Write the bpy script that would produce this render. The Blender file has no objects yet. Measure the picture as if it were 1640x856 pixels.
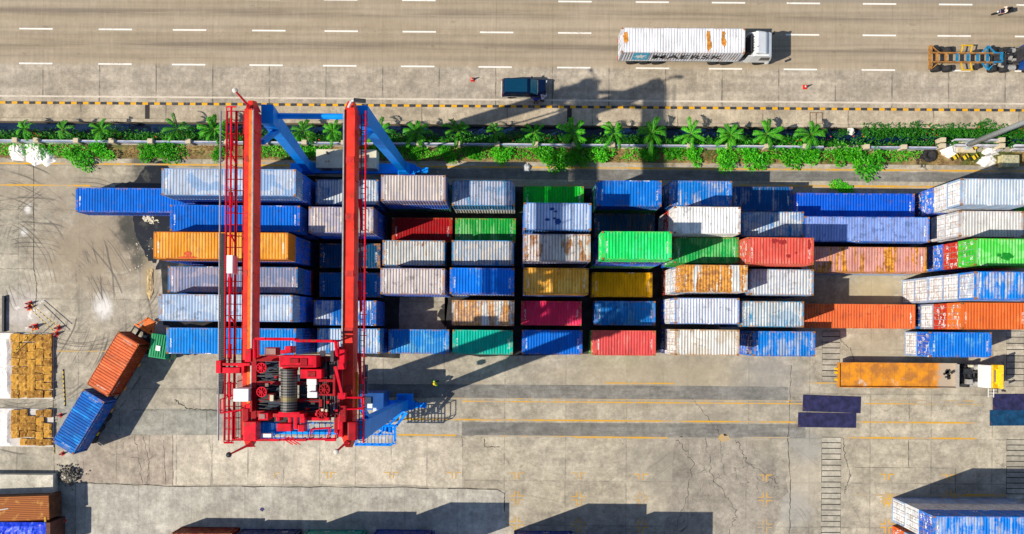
DEBUG=False
import bpy, bmesh, math, random
from mathutils import Vector, Matrix, noise as mnoise
R = math.radians
rnd = random.Random(7)
scene = bpy.context.scene
col = scene.collection

# ------------------------------------------------------------------ camera
H = 85.0; F = 1317.0; U0 = 825.0; V0 = 522.0; ROLL = R(0.45)
cam_d = bpy.data.cameras.new('camera'); cam = bpy.data.objects.new('camera', cam_d); col.objects.link(cam)
cam.location = (0, 0, H); cam.rotation_euler = (0, 0, ROLL)
cam_d.sensor_width = 36; cam_d.lens = 36 * F / 1640; cam_d.clip_end = 3000; cam_d.clip_start = 1
cam_d.shift_x = (820 - U0) / 1640; cam_d.shift_y = (V0 - 428) / 1640
scene.camera = cam
CR, SR = math.cos(ROLL), math.sin(ROLL)

def P(u, v, h=0.0):
    """survey point: where the sight line of the photograph meets height h"""
    a = (u - U0) * (H - h) / F; b = -(v - V0) * (H - h) / F
    return Vector((a * CR - b * SR, a * SR + b * CR, h))

# ------------------------------------------------------------------ light
SUN_EL, SUN_AZ = 43.5, 20.5          # shadows fall 20.5 degrees north of east
w = bpy.data.worlds.new('World'); scene.world = w; w.use_nodes = True
nt = w.node_tree; bg = nt.nodes['Background']
sky = nt.nodes.new('ShaderNodeTexSky'); sky.sky_type = 'NISHITA'; sky.sun_disc = False
sky.sun_elevation = R(SUN_EL); sky.sun_rotation = R(270 - SUN_AZ); sky.air_density = 1.0; sky.dust_density = 0.6
nt.links.new(sky.outputs[0], bg.inputs[0]); bg.inputs[1].default_value = 0.088
sd = bpy.data.lights.new('sun', 'SUN'); so = bpy.data.objects.new('sun', sd); col.objects.link(so)
sd.energy = 4.45; sd.angle = R(0.5); sd.color = (1.0, 0.92, 0.77)
d = Vector((math.cos(R(SUN_EL)) * math.cos(R(SUN_AZ)), math.cos(R(SUN_EL)) * math.sin(R(SUN_AZ)), -math.sin(R(SUN_EL))))
so.rotation_euler = d.to_track_quat('-Z', 'Y').to_euler(); so.location = (-60, -30, 60)
vs = scene.view_settings; vs.view_transform = 'Standard'; vs.look = 'None'; vs.gamma = 1; vs.exposure = 0.47; vs.use_curve_mapping = False
scene.cycles.max_bounces = 6; scene.cycles.diffuse_bounces = 3; scene.cycles.glossy_bounces = 3
scene.cycles.use_denoising = True

# ------------------------------------------------------------------ colours
EXPO = 1.3
def lin(c):
    c = c / 255.0
    return c / 12.92 if c <= 0.04045 else ((c + 0.055) / 1.055) ** 2.4
def C(r, g, b, k=1.0):
    """paint colour of a surface that shows (r, g, b) in full sun"""
    return tuple(min(0.85, lin(x) / EXPO * k) for x in (r, g, b)) + (1.0,)

# ------------------------------------------------------------------ node helper
class G:
    def __init__(s, name, rough=0.7, metal=0.0, spec=0.3):
        s.m = bpy.data.materials.new(name); s.m.use_nodes = True
        s.nt = s.m.node_tree; s.b = s.nt.nodes['Principled BSDF']
        s.b.inputs['Roughness'].default_value = rough; s.b.inputs['Metallic'].default_value = metal
        s.b.inputs['Specular IOR Level'].default_value = spec
        s._co = None
    def set(s, node, i, v):
        sk = node.inputs[i]
        if hasattr(v, 'is_output'): s.nt.links.new(v, sk)
        elif v is not None:
            try: sk.default_value = v
            except Exception: sk.default_value = tuple(v)[:3]
    def co(s):
        if s._co is None: s._co = s.nt.nodes.new('ShaderNodeTexCoord').outputs['Object']
        return s._co
    def math(s, op, a, b=None, c=None, clamp=False):
        n = s.nt.nodes.new('ShaderNodeMath'); n.operation = op; n.use_clamp = clamp
        for i, v in enumerate((a, b, c)):
            if v is not None: s.set(n, i, v)
        return n.outputs[0]
    def vmath(s, op, a, b=None):
        n = s.nt.nodes.new('ShaderNodeVectorMath'); n.operation = op
        s.set(n, 0, a)
        if b is not None: s.set(n, 1, b)
        return n.outputs[1] if op in ('LENGTH', 'DISTANCE') else n.outputs[0]
    def xyz(s, v=None):
        n = s.nt.nodes.new('ShaderNodeSeparateXYZ'); s.set(n, 0, v or s.co()); return n.outputs
    def vec(s, x, y, z=0.0):
        n = s.nt.nodes.new('ShaderNodeCombineXYZ'); s.set(n, 0, x); s.set(n, 1, y); s.set(n, 2, z); return n.outputs[0]
    def scale(s, v, sc): return s.vmath('MULTIPLY', v, sc)
    def add(s, v, o): return s.vmath('ADD', v, o)
    def noise(s, v, scale=1.0, detail=4.0, rough=0.55, dist=0.0):
        n = s.nt.nodes.new('ShaderNodeTexNoise'); s.set(n, 'Vector', v); s.set(n, 'Scale', scale); s.set(n, 'Detail', detail)
        s.set(n, 'Roughness', rough); s.set(n, 'Distortion', dist); return n.outputs['Fac']
    def noisec(s, v, scale=1.0, detail=3.0):
        n = s.nt.nodes.new('ShaderNodeTexNoise'); s.set(n, 'Vector', v); s.set(n, 'Scale', scale); s.set(n, 'Detail', detail); return n.outputs['Color']
    def vor(s, v, scale=1.0, feature='F1', out=0):
        n = s.nt.nodes.new('ShaderNodeTexVoronoi'); n.feature = feature; s.set(n, 'Vector', v); s.set(n, 'Scale', scale); return n.outputs[out]
    def white(s, v):
        n = s.nt.nodes.new('ShaderNodeTexWhiteNoise'); n.noise_dimensions = '3D'; s.set(n, 'Vector', v); return n.outputs['Value']
    def ss(s, x, a, b, lo=0.0, hi=1.0):
        n = s.nt.nodes.new('ShaderNodeMapRange'); n.interpolation_type = 'SMOOTHSTEP'
        s.set(n, 0, x); s.set(n, 1, a); s.set(n, 2, b); s.set(n, 3, lo); s.set(n, 4, hi); return n.outputs[0]
    def mix(s, f, a, b, mode='MIX'):
        n = s.nt.nodes.new('ShaderNodeMix'); n.data_type = 'RGBA'; n.blend_type = mode; n.clamp_factor = True
        s.set(n, 0, f); s.set(n, 6, a); s.set(n, 7, b); return n.outputs[2]
    def attr(s, name, out='Fac'):
        n = s.nt.nodes.new('ShaderNodeAttribute'); n.attribute_type = 'OBJECT'; n.attribute_name = name; return n.outputs[out]
    def oinfo(s, out):
        n = s.nt.nodes.new('ShaderNodeObjectInfo'); return n.outputs[out]
    def bump(s, h, st=0.3, d=0.02):
        n = s.nt.nodes.new('ShaderNodeBump'); s.set(n, 'Strength', st); s.set(n, 'Distance', d); s.set(n, 'Height', h)
        s.nt.links.new(n.outputs[0], s.b.inputs['Normal'])
    def out(s, c, rough=None):
        s.set(s.b, 'Base Color', c)
        if rough is not None: s.set(s.b, 'Roughness', rough)
        return s.m

def simple(name, c, rough=0.55, metal=0.0, var=0.18, sc=3.0, rust=0.0):
    g = G(name, rough, metal)
    n = g.noise(g.co(), sc, 5)
    k = g.ss(n, 0.3, 0.7, 1 - var, 1 + var * 0.6)
    c2 = g.mix(1.0, c, g.vec(k, k, k), 'MULTIPLY')
    if rust:
        m = g.ss(g.noise(g.add(g.co(), (7, 3, 1)), sc * 1.7, 6, 0.7), 0.62 - rust * 0.2, 0.72 - rust * 0.1)
        c2 = g.mix(m, c2, (0.16, 0.06, 0.025, 1))
    return g.out(c2)

# ------------------------------------------------------------------ mesh builder
class MB:
    def __init__(s): s.v = []; s.f = []; s.mi = []
    def add(s, vs_, fs, mi=0):
        o = len(s.v); s.v += [tuple(x) for x in vs_]
        for f in fs: s.f.append(tuple(i + o for i in f)); s.mi.append(mi)
    def box(s, c, d, rz=0.0, mi=0, taper=1.0, rx=0.0, ry=0.0):
        hx, hy, hz = d[0] / 2, d[1] / 2, d[2] / 2
        pts = [Vector((sx * hx * (taper if sz > 0 else 1), sy * hy * (taper if sz > 0 else 1), sz * hz)) for sz in (-1, 1) for sy in (-1, 1) for sx in (-1, 1)]
        if rz or rx or ry:
            m = Matrix.Rotation(rz, 3, 'Z') @ Matrix.Rotation(ry, 3, 'Y') @ Matrix.Rotation(rx, 3, 'X')
            pts = [m @ p for p in pts]
        c = Vector(c)
        s.add([p + c for p in pts], [(0, 2, 3, 1), (4, 5, 7, 6), (0, 1, 5, 4), (2, 6, 7, 3), (0, 4, 6, 2), (1, 3, 7, 5)], mi)
        return s
    def rect(s, x0, x1, y0, y1, z0, z1, mi=0):
        return s.box(((x0 + x1) / 2, (y0 + y1) / 2, (z0 + z1) / 2), (x1 - x0, y1 - y0, z1 - z0), 0, mi)
    def tube(s, p0, p1, r, n=6, mi=0, r1=None, caps=True):
        p0, p1 = Vector(p0), Vector(p1); a = (p1 - p0)
        if a.length < 1e-6: return s
        z = a.normalized(); x = z.orthogonal().normalized(); y = z.cross(x); r1 = r if r1 is None else r1
        vs_ = [p + (x * math.cos(2 * math.pi * i / n) + y * math.sin(2 * math.pi * i / n)) * rr for p, rr in ((p0, r), (p1, r1)) for i in range(n)]
        fs = [(i, (i + 1) % n, n + (i + 1) % n, n + i) for i in range(n)]
        if caps: fs += [tuple(range(n - 1, -1, -1)), tuple(range(n, 2 * n))]
        s.add(vs_, fs, mi); return s
    def beam(s, p0, p1, wh0, wh1, side=(1, 0, 0), mi=0):
        """rectangular beam from p0 to p1; wh = (width along side, depth across)"""
        p0, p1 = Vector(p0), Vector(p1); z = (p1 - p0).normalized(); x = Vector(side); x = (x - z * x.dot(z)).normalized(); y = z.cross(x)
        vs_ = [p + x * sx * wh[0] / 2 + y * sy * wh[1] / 2 for p, wh in ((p0, wh0), (p1, wh1)) for sx, sy in ((-1, -1), (1, -1), (1, 1), (-1, 1))]
        s.add(vs_, [(3, 2, 1, 0), (4, 5, 6, 7), (0, 1, 5, 4), (1, 2, 6, 5), (2, 3, 7, 6), (3, 0, 4, 7)], mi); return s
    def prism(s, pts, z0, z1, mi=0):
        """extruded outline (x, y)"""
        n = len(pts)
        a = sum(pts[i][0] * pts[(i + 1) % n][1] - pts[(i + 1) % n][0] * pts[i][1] for i in range(n))
        if a < 0: pts = pts[::-1]
        s.add([(x, y, z0) for x, y in pts] + [(x, y, z1) for x, y in pts],
              [tuple(range(n - 1, -1, -1)), tuple(range(n, 2 * n))] + [(i, (i + 1) % n, n + (i + 1) % n, n + i) for i in range(n)], mi); return s
    def prism_y(s, pts, y0, y1, mi=0, ins=0.0):
        """outline in (x, z) extruded along y"""
        n = len(pts)
        a = sum(pts[i][0] * pts[(i + 1) % n][1] - pts[(i + 1) % n][0] * pts[i][1] for i in range(n))
        if a > 0: pts = pts[::-1]
        s.add([(x, y0, z) for x, z in pts] + [(x, y1, z) for x, z in pts],
              [tuple(range(n - 1, -1, -1)), tuple(range(n, 2 * n))] + [(i, (i + 1) % n, n + (i + 1) % n, n + i) for i in range(n)], mi); return s
    def disc_poly(s, pts, z, mi=0):
        n = len(pts); a = sum(pts[i][0] * pts[(i + 1) % n][1] - pts[(i + 1) % n][0] * pts[i][1] for i in range(n))
        if a < 0: pts = pts[::-1]
        s.add([(p[0], p[1], z) for p in pts], [tuple(range(n))], mi); return s
    def quad(s, a, b, c, d_, mi=0): s.add([a, b, c, d_], [(0, 1, 2, 3)], mi); return s
    def lathe(s, prof, n=16, mi=0, axis='Z', o=(0, 0, 0)):
        o = Vector(o); vs_ = []
        for r, h in prof:
            for i in range(n):
                a = 2 * math.pi * i / n; x, y = r * math.cos(a), r * math.sin(a)
                p = {'Z': (x, y, h), 'Y': (x, h, y), 'X': (h, x, y)}[axis]; vs_.append(o + Vector(p))
        fs = [(k * n + i, k * n + (i + 1) % n, (k + 1) * n + (i + 1) % n, (k + 1) * n + i) for k in range(len(prof) - 1) for i in range(n)]
        fs += [tuple(range(n - 1, -1, -1)), tuple((len(prof) - 1) * n + i for i in range(n))]
        s.add(vs_, fs, mi); return s
    def mesh(s, name, mats=None, bevel=0.0, smooth=False):
        me = bpy.data.meshes.new(name); me.from_pydata(s.v, [], s.f)
        for m in (mats if isinstance(mats, (list, tuple)) else [mats]):
            if m: me.materials.append(m)
        me.polygons.foreach_set('material_index', s.mi)
        bm = bmesh.new(); bm.from_mesh(me)
        if bevel:
            bmesh.ops.remove_doubles(bm, verts=bm.verts, dist=1e-5)
        bmesh.ops.recalc_face_normals(bm, faces=bm.faces)
        if bevel:
            es = [e for e in bm.edges if len(e.link_faces) == 2 and e.calc_face_angle(0) > 0.4]
            bmesh.ops.bevel(bm, geom=es, offset=bevel, segments=2, affect='EDGES', profile=0.6, clamp_overlap=True)
        if smooth:
            for f in bm.faces: f.smooth = True
        bm.to_mesh(me); bm.free(); me.update(); return me
    def build(s, name, mats, parent=None, bevel=0.0, smooth=False, loc=None, rz=0.0):
        return link(name, s.mesh(name, mats, bevel, smooth), parent, loc, rz)

def link(name, data, parent=None, loc=None, rz=0.0):
    o = bpy.data.objects.new(name, data); col.objects.link(o)
    if parent: o.parent = parent
    if loc is not None: o.location = loc
    if rz: o.rotation_euler = (0, 0, rz)
    return o
def tag(o, label, cat, group=None):
    o['label'] = label; o['category'] = cat
    if group: o['group'] = group
    return o
def thing(name, label, cat, loc=(0, 0, 0), rz=0.0, group=None):
    o = bpy.data.objects.new(name, None); col.objects.link(o); o.location = loc; o.rotation_euler = (0, 0, rz)
    o.empty_display_size = 0.3
    return tag(o, label, cat, group)
def struct(o, kind='structure'): o['kind'] = kind; return o
def copy_tree(o, parent=None):
    c = o.copy(); col.objects.link(c)
    if parent: c.parent = parent
    for ch in list(o.children): copy_tree(ch, c)
    return c
def wob(pts, amp=0.15, sub=4, seed=0):
    """roughen an outline"""
    out = []; n = len(pts); r_ = random.Random(seed)
    for i in range(n):
        a, b = Vector(pts[i][:2]), Vector(pts[(i + 1) % n][:2])
        for k in range(sub):
            p = a.lerp(b, k / sub); out.append((p.x + r_.uniform(-amp, amp), p.y + r_.uniform(-amp, amp)))
    return out
# ================================================================== SETTING: materials
def concrete(name, c1, c2, slab=(6.0, 3.5, 0.0, 0.0), tint=0.10, joint=0.6, crack=0.0, crack_sc=0.55, stain=0.3, streak=None, zones=None, road=False):
    g = G(name, 0.85, 0, 0.2); co = g.co(); x, y, z = g.xyz()
    big = g.noise(co, 0.09, 4, 0.6); mid = g.noise(co, 0.7, 6, 0.65); fine = g.noise(co, 9.0, 3, 0.7)
    c = g.mix(g.ss(big, 0.32, 0.68), c1, c2)
    sx, sy, ox, oy = slab
    fx = g.math('DIVIDE', g.math('ADD', x, ox), sx); fy = g.math('DIVIDE', g.math('ADD', y, oy), sy)
    cell = g.white(g.vec(g.math('FLOOR', fx), g.math('FLOOR', fy), 1.0))
    k = g.math('ADD', 1.0 - tint, g.math('MULTIPLY', cell, 2 * tint))
    k = g.math('MULTIPLY', k, g.ss(mid, 0.25, 0.75, 0.74, 1.18))
    k = g.math('MULTIPLY', k, g.ss(fine, 0.2, 0.8, 0.80, 1.14))
    md2 = g.noise(g.add(co, (13, 4, 2)), 2.6, 4, 0.7); k = g.math('MULTIPLY', k, g.ss(md2, 0.3, 0.7, 0.84, 1.12))
    sw = g.noise(g.add(co, g.scale(g.noisec(co, 0.35, 3), (5, 5, 0))), 0.22, 6, 0.7); k = g.math('MULTIPLY', k, g.ss(sw, 0.35, 0.65, 0.86, 1.08))
    if streak:
        st = g.noise(g.scale(co, (streak[0], streak[1], 1)), 1.0, 5, 0.6)
        k = g.math('MULTIPLY', k, g.ss(st, 0.28, 0.72, 1 - streak[2], 1 + streak[2] * 0.6))
    c = g.mix(1.0, c, g.vec(k, k, k), 'MULTIPLY')
    # stains
    sm = g.ss(g.noise(g.add(co, (31, 7, 0)), 0.33, 7, 0.62, 0.6), 0.56, 0.72)
    c = g.mix(g.math('MULTIPLY', sm, stain), c, (0.13, 0.115, 0.095, 1))
    spk = g.ss(g.vor(g.add(co, (3, 9, 0)), 1.3), 0.0, 0.09, 1, 0)
    spk = g.math('MULTIPLY', spk, g.ss(g.noise(co, 0.5, 2), 0.5, 0.62))
    c = g.mix(g.math('MULTIPLY', spk, 0.6), c, (0.06, 0.055, 0.05, 1))
    lit = g.ss(g.vor(g.add(co, (8, 1, 0)), 0.8), 0.0, 0.055, 1, 0); c = g.mix(g.math('MULTIPLY', lit, g.ss(g.noise(co, .3, 2), .52, .6, 0, .8)), c, (0.75, 0.72, 0.68, 1))
    if joint:
        wobx = g.math('MULTIPLY', g.math('SUBTRACT', g.noise(co, 2.0, 3), 0.5), 0.02)
        dx = g.math('ABSOLUTE', g.math('SUBTRACT', g.math('FRACT', g.math('ADD', fx, wobx)), 0.5))
        dy = g.math('ABSOLUTE', g.math('SUBTRACT', g.math('FRACT', g.math('ADD', fy, wobx)), 0.5))
        jx = g.ss(dx, 0.5 - 0.10 / sx, 0.5 - 0.03 / sx); jy = g.ss(dy, 0.5 - 0.10 / sy, 0.5 - 0.03 / sy)
        j = g.math('MAXIMUM', jx, jy); j = g.math('MULTIPLY', j, g.ss(g.noise(co, 0.6, 3), 0.38, 0.6, 0.25, 1.0))
        c = g.mix(g.math('MULTIPLY', j, joint), c, (0.075, 0.068, 0.06, 1))
    if crack:
        wv = g.add(co, g.scale(g.noisec(co, 1.1, 4), (1.1, 1.1, 0)))
        e = g.vor(wv, crack_sc, 'DISTANCE_TO_EDGE')
        m = g.ss(e, 0.006, 0.022, 1, 0); m = g.math('MULTIPLY', m, g.ss(g.noise(g.add(co, (17, 3, 0)), 0.9, 3), .42, .58))
        m = g.math('MULTIPLY', m, g.ss(g.noise(g.add(co, (5, 50, 0)), 0.16, 3), 0.47, 0.62))
        c = g.mix(g.math('MULTIPLY', m, crack), c, (0.07, 0.062, 0.055, 1))
    if zones: c = zones(g, c, co, x, y)
    g.bump(g.math('ADD', fine, mid), 0.12, 0.02)
    return g.out(c)

def blot(g, co, cx, cy, r, soft=0.6, wob_=0.8, sc=(1, 1)):
    d_ = g.vmath('LENGTH', g.scale(g.add(co, (-cx, -cy, 0)), (1 / sc[0], 1 / sc[1], 0)))
    n = g.math('MULTIPLY', g.math('SUBTRACT', g.noise(co, 0.9, 6, 0.65), 0.5), wob_ * 2 * r)
    return g.ss(g.math('ADD', d_, n), r * (1 - soft), r * (1 + soft * 0.3), 1, 0)

def yard_zones(g, c, co, x, y):
    # muddy brown, oil, chalk and tyre arcs at the west end of the yard
    for (u, v, r, sc, colr, f) in ((150, 400, 5.5, (1.3, 1), (0.27, 0.215, 0.15, 1), 0.75), (60, 300, 5, (2, .6), (0.28, 0.23, 0.17, 1), 0.6),
                                   (225, 330, 2.6, (1.1, 1.5), (0.075, 0.075, 0.06, 1), 0.75), (208, 372, 1.7, (.9, 1.5), (0.05, 0.05, 0.045, 1), 0.9), (228, 415, 1.3, (1, 1.2), (0.07, 0.07, 0.055, 1), 0.85), (235, 265, 1.5, (1.4, 1), (0.06, 0.06, 0.055, 1), .8), (240, 440, 1.5, (0.7, 2), (0.33, 0.26, 0.17, 1), 0.8),
                                   (165, 492, 1.1, (1, 1.5), (0.66, 0.64, 0.62, 1), 0.9), (45, 335, 0.5, (.8, 1.3), (0.7, 0.68, 0.66, 1), 0.8), (38, 372, 0.5, (1, 1), (0.66, 0.65, 0.63, 1), 0.8),
                                   (35, 500, 2.6, (1, 1), (0.50, 0.46, 0.45, 1), 0.6), (120, 690, 2.2, (1, .8), (0.36, 0.29, 0.2, 1), 0.4),
                                   (1060, 605, 4.5, (3, .8), (0.33, 0.28, 0.2, 1), 0.6), (1230, 605, 3, (1.5, 1), (0.21, 0.21, 0.21, 1), 0.5), (1400, 560, 3, (1.2, .8), (0.36, 0.31, .22, 1), .6),
                                   (1400, 465, 2.5, (1.3, 1), (0.40, 0.33, .2, 1), .7), (1130, 760, 8, (1, 1.1), (0.25, 0.225, .19, 1), .6), (1290, 770, 3, (.8, 1.4), (0.46, 0.40, .32, 1), .5),
                                   (1270, 815, 2.4, (1, 1), (0.27, 0.27, 0.27, 1), .5), (1290, 715, 2.2, (1, 1), (0.25, 0.26, 0.26, 1), .5),
                                   (440, 815, 2, (1.6, 1), (0.55, 0.52, 0.48, 1), .5), (600, 800, 3, (2.4, .6), (0.30, 0.28, 0.25, 1), .6)):
        p = P(u, v); m = blot(g, co, p.x, p.y, r, 0.7, 0.8, sc)
        c = g.mix(g.math('MULTIPLY', m, f), c, colr)
    # white chalky splashes in the corner
    p = P(40, 500); m = blot(g, co, p.x, p.y, 2.6, 0.5, 0.2, (1, 1.1))
    ch = g.math('MULTIPLY', m, g.ss(g.noise(co, 1.15, 5, .6), 0.56, 0.66))
    c = g.mix(g.math('MULTIPLY', ch, 0.9), c, (0.72, 0.69, 0.68, 1))
    # tyre arcs
    for (u, v, r0, r1, amt) in ((40, 520, 7.5, 14.5, .75), (-40, 470, 6, 17, .75), (130, 420, 6.0, 10.5, .65), (60, 420, 3.5, 9.0, .5), (190, 380, 4.0, 8.0, .5), (120, 690, 6, 9, .4), (560, 900, 5, 16, .3), (250, 640, 7, 12, .35), (900, 640, 9, 13, .2), (1180, 900, 6, 15, .25)):
        p = P(u, v); dist = g.vmath('LENGTH', g.add(co, (-p.x, -p.y, 0)))
        dist = g.math('ADD', dist, g.math('MULTIPLY', g.noise(co, 0.12, 2), 1.6))
        ring = g.noise(g.vec(g.math('MULTIPLY', dist, 1.0), 0.0, 3.1), 2.6, 3, 0.7)
        m = g.ss(ring, 0.53, 0.62)
        m = g.math('MULTIPLY', m, g.math('MULTIPLY', g.ss(dist, r0, r0 + .6), g.ss(dist, r1 - .6, r1, 1, 0)))
        m = g.math('MULTIPLY', m, g.ss(g.noise(co, 0.25, 4, 0.6), 0.42, 0.6))
        c = g.mix(g.math('MULTIPLY', m, amt), c, (0.10, 0.09, 0.08, 1))
    return c

def road_zones(g, c, co, x, y):
    # worn wheel bands along the lanes
    st = g.noise(g.scale(co, (0.05, 1.6, 1)), 1.0, 5, 0.6); s2 = g.noise(g.scale(co, (4.0, 0.35, 1)), 1.0, 4, 0.7)
    br = g.ss(y, 26.4, 27.0); c = g.mix(g.math('MULTIPLY', br, 0.8), c, g.mix(g.ss(g.noise(g.scale(co, (.06, .5, 1)), 1.0, 4), .35, .65), (0.31, 0.245, 0.165, 1), (0.36, 0.29, 0.21, 1)))
    for yy, wd, a in ((28.75, 0.95, .8), (27.5, 0.6, .4), (29.8, .4, .3), (32.15, 0.9, .75), (30.6, 0.4, .35), (33.2, .4, .3), (24.7, 0.7, .22), (25.9, .4, .15)):
        b_ = g.ss(g.math('ABSOLUTE', g.math('SUBTRACT', y, yy)), 0.0, wd, 1, 0)
        b_ = g.math('MULTIPLY', b_, g.ss(st, 0.3, 0.65)); c = g.mix(g.math('MULTIPLY', b_, a), c, (0.14, 0.115, 0.09, 1))
    oil = g.ss(g.noise(g.add(g.scale(co, (.5, 1.2, 1)), (4, 4, 4)), 1.0, 6, .7), .60, .72); c = g.mix(g.math('MULTIPLY', oil, .4), c, (0.10, 0.085, 0.07, 1))
    c = g.mix(g.math('MULTIPLY', g.ss(y, 33.4, 33.8), .7), c, (0.23, 0.2, 0.17, 1))
    k = g.ss(s2, 0.3, 0.75, 0.93, 1.09); return g.mix(1.0, c, g.vec(k, k, k), 'MULTIPLY')

M = {}
M['yard'] = concrete('yard concrete', (0.44, 0.39, 0.305, 1), (0.36, 0.325, 0.265, 1), (6.3, 4.6, 1.0, 2.2), 0.07, 0.4, 0.4, 0.38, 0.3, (0.25, 1.2, 0.14), yard_zones)
M['road'] = concrete('road concrete', (0.425, 0.37, 0.30, 1), (0.38, 0.325, 0.255, 1), (5.85, 40.0, 2.2, 10.0), 0.02, 0.75, 0.0, .5, 0.12, (0.08, 1.5, 0.10), road_zones)
M['walk'] = concrete('sidewalk concrete', (0.47, 0.40, 0.30, 1), (0.39, 0.32, 0.235, 1), (8.8, 30, 1, 5), 0.05, 0.6, 0.0, .5, 0.45, (4, 1, 0.1))
M['slab_cream'] = concrete('cream slab', (0.55, 0.49, 0.39, 1), (0.48, 0.42, 0.34, 1), (3.7, 30, 1.6, 9), 0.03, 0.5, 0.5, 0.45, 0.14, (1.6, .3, 0.10))
M['slab_pink'] = concrete('brown slab', (0.37, 0.30, 0.245, 1), (0.40, 0.345, 0.28, 1), (3.4, 30, 0.3, 9), 0.05, 0.4, 0.6, 0.4, 0.2, (2.5, .5, 0.13))
M['slab_grey'] = concrete('grey slab', (0.43, 0.405, 0.35, 1), (0.385, 0.36, 0.315, 1), (5.5, 30, 0.3, 9), 0.03, 0.25, 0.0, 0.4, 0.25, (2.2, .25, 0.12))
M['slab_green'] = concrete('greenish slab', (0.30, 0.295, 0.255, 1), (0.335, 0.32, 0.275, 1), (4.5, 30, 0.3, 9), 0.05, 0.5, 0.4, 0.6, 0.3, (.5, 1.5, 0.12))
M['band'] = concrete('asphalt band', (0.185, 0.18, 0.168, 1), (0.225, 0.215, 0.195, 1), (7, 30, 0, 9), 0.04, 0.2, 0.2, 0.5, 0.3, (0.35, 2.5, 0.2))
M['slat'] = concrete('drain slab', (0.42, 0.38, 0.31, 1), (0.36, 0.33, 0.28, 1), (50, 0.86, 0, 0), 0.14, 0.0, 0.0, .5, 0.3)
M['cracked'] = concrete('cracked concrete', (0.345, 0.305, 0.255, 1), (0.29, 0.26, 0.22, 1), (6, 30, 0, 9), 0.04, 0.3, 0.9, 1.3, 0.4)
M['ditchwall'] = simple('ditch concrete', C(150, 135, 110), .9)
def paintline(name, c, wear=0.5, base=(0.33, 0.29, 0.24, 1)):
    g = G(name, .8); n = g.noise(g.scale(g.co(), (1, 2.5, 1)), 3.0, 6, 0.75)
    n2 = g.noise(g.co(), 0.25, 3)
    t = g.math('ADD', n, g.math('MULTIPLY', g.math('SUBTRACT', n2, 0.5), 0.5))
    m = g.ss(t, wear - 0.08, wear + 0.08); return g.out(g.mix(m, base, c))
M['white_line'] = paintline('white road paint', C(250, 245, 238), 0.36, (0.42, .36, .29, 1))
M['edge_line'] = paintline('worn white edge line', C(225, 212, 195), 0.44, (0.42, .36, .29, 1))
M['yellow_line'] = paintline('yellow road paint', C(228, 170, 28), 0.46)
M['yellow_worn'] = paintline('worn yellow paint', C(215, 165, 40), 0.55)
g = G('kerb paint', .7); x, y, z = g.xyz()
fr = g.math('FRACT', g.math('DIVIDE', g.math('ADD', x, 400.3), 1.226))
dm = g.noise(g.co(), 2.5, 5, .7)
cc = g.mix(g.math('GREATER_THAN', fr, 0.46), C(238, 176, 20), (0.035, 0.035, 0.045, 1))
M['kerb'] = g.out(g.mix(g.ss(dm, .56, .7, 0, .5), cc, (0.3, .26, .2, 1)))
g = G('dark water', 0.12, 0, 0.5); M['water'] = g.out(g.mix(g.ss(g.noise(g.co(), .5, 4), .4, .7), (0.004, 0.016, 0.055, 1), (0.010, 0.025, 0.06, 1)))
g = G('oily puddle', 0.25, 0, 0.5); n = g.noise(g.co(), .8, 6, .6); M['puddle'] = g.out(g.mix(g.ss(n, .5, .68), (0.012, 0.013, 0.018, 1), (0.07, 0.07, 0.055, 1)))
g = G('planting soil', .95); n = g.noise(g.co(), 1.2, 6, .7); n2 = g.noise(g.co(), .35, 3)
cc = g.mix(g.ss(n, .3, .7), (0.11, 0.065, 0.03, 1), (0.36, 0.25, 0.11, 1)); M['soil'] = g.out(g.mix(g.ss(n2, .45, .65), cc, (0.06, 0.09, 0.02, 1)))

# ================================================================== SETTING: ground
Y_KERB = 22.75
ditch_n, ditch_s = 20.72, 18.95
mb = MB(); B = 900
mb.disc_poly([(-B, -B), (B, -B), (B, ditch_s), (-B, ditch_s)], 0.0)
mb.disc_poly([(-B, ditch_n), (B, ditch_n), (B, B), (-B, B)], 0.0)
struct(mb.build('ground', M['yard']))
mb = MB(); mb.quad((-B, ditch_s, 0), (B, ditch_s, 0), (B, ditch_s, -1.3), (-B, ditch_s, -1.3)); mb.quad((-B, ditch_n, 0), (B, ditch_n, 0), (B, ditch_n, -1.3), (-B, ditch_n, -1.3))
mb.quad((-B, ditch_s, -1.3), (B, ditch_s, -1.3), (B, ditch_n, -1.3), (-B, ditch_n, -1.3))
struct(mb.build('ditch_bed', M['ditchwall']))
struct(MB().disc_poly([(-B, ditch_s), (B, ditch_s), (B, ditch_n), (-B, ditch_n)], -0.7).build('ditch_water', M['water']))
struct(MB().rect(-120, 120, Y_KERB, 60, 0.004, 0.008).build('road', M['road']))
struct(MB().rect(-120, 120, 22.5, Y_KERB, 0.002, 0.16).build('kerb', M['kerb']))
mb = MB(); mb.rect(-120, 120, 21.02, 22.497, 0.002, 0.13)
struct(mb.build('sidewalk', M['walk']))
struct(MB().rect(-120, 120, 20.70, 21.0, 0.002, 0.30).build('kerb_edge', M['walk']))
struct(MB().rect(-120, 120, 16.95, 18.35, 0.003, 0.05).build('planting_bed', M['soil']))

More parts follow.
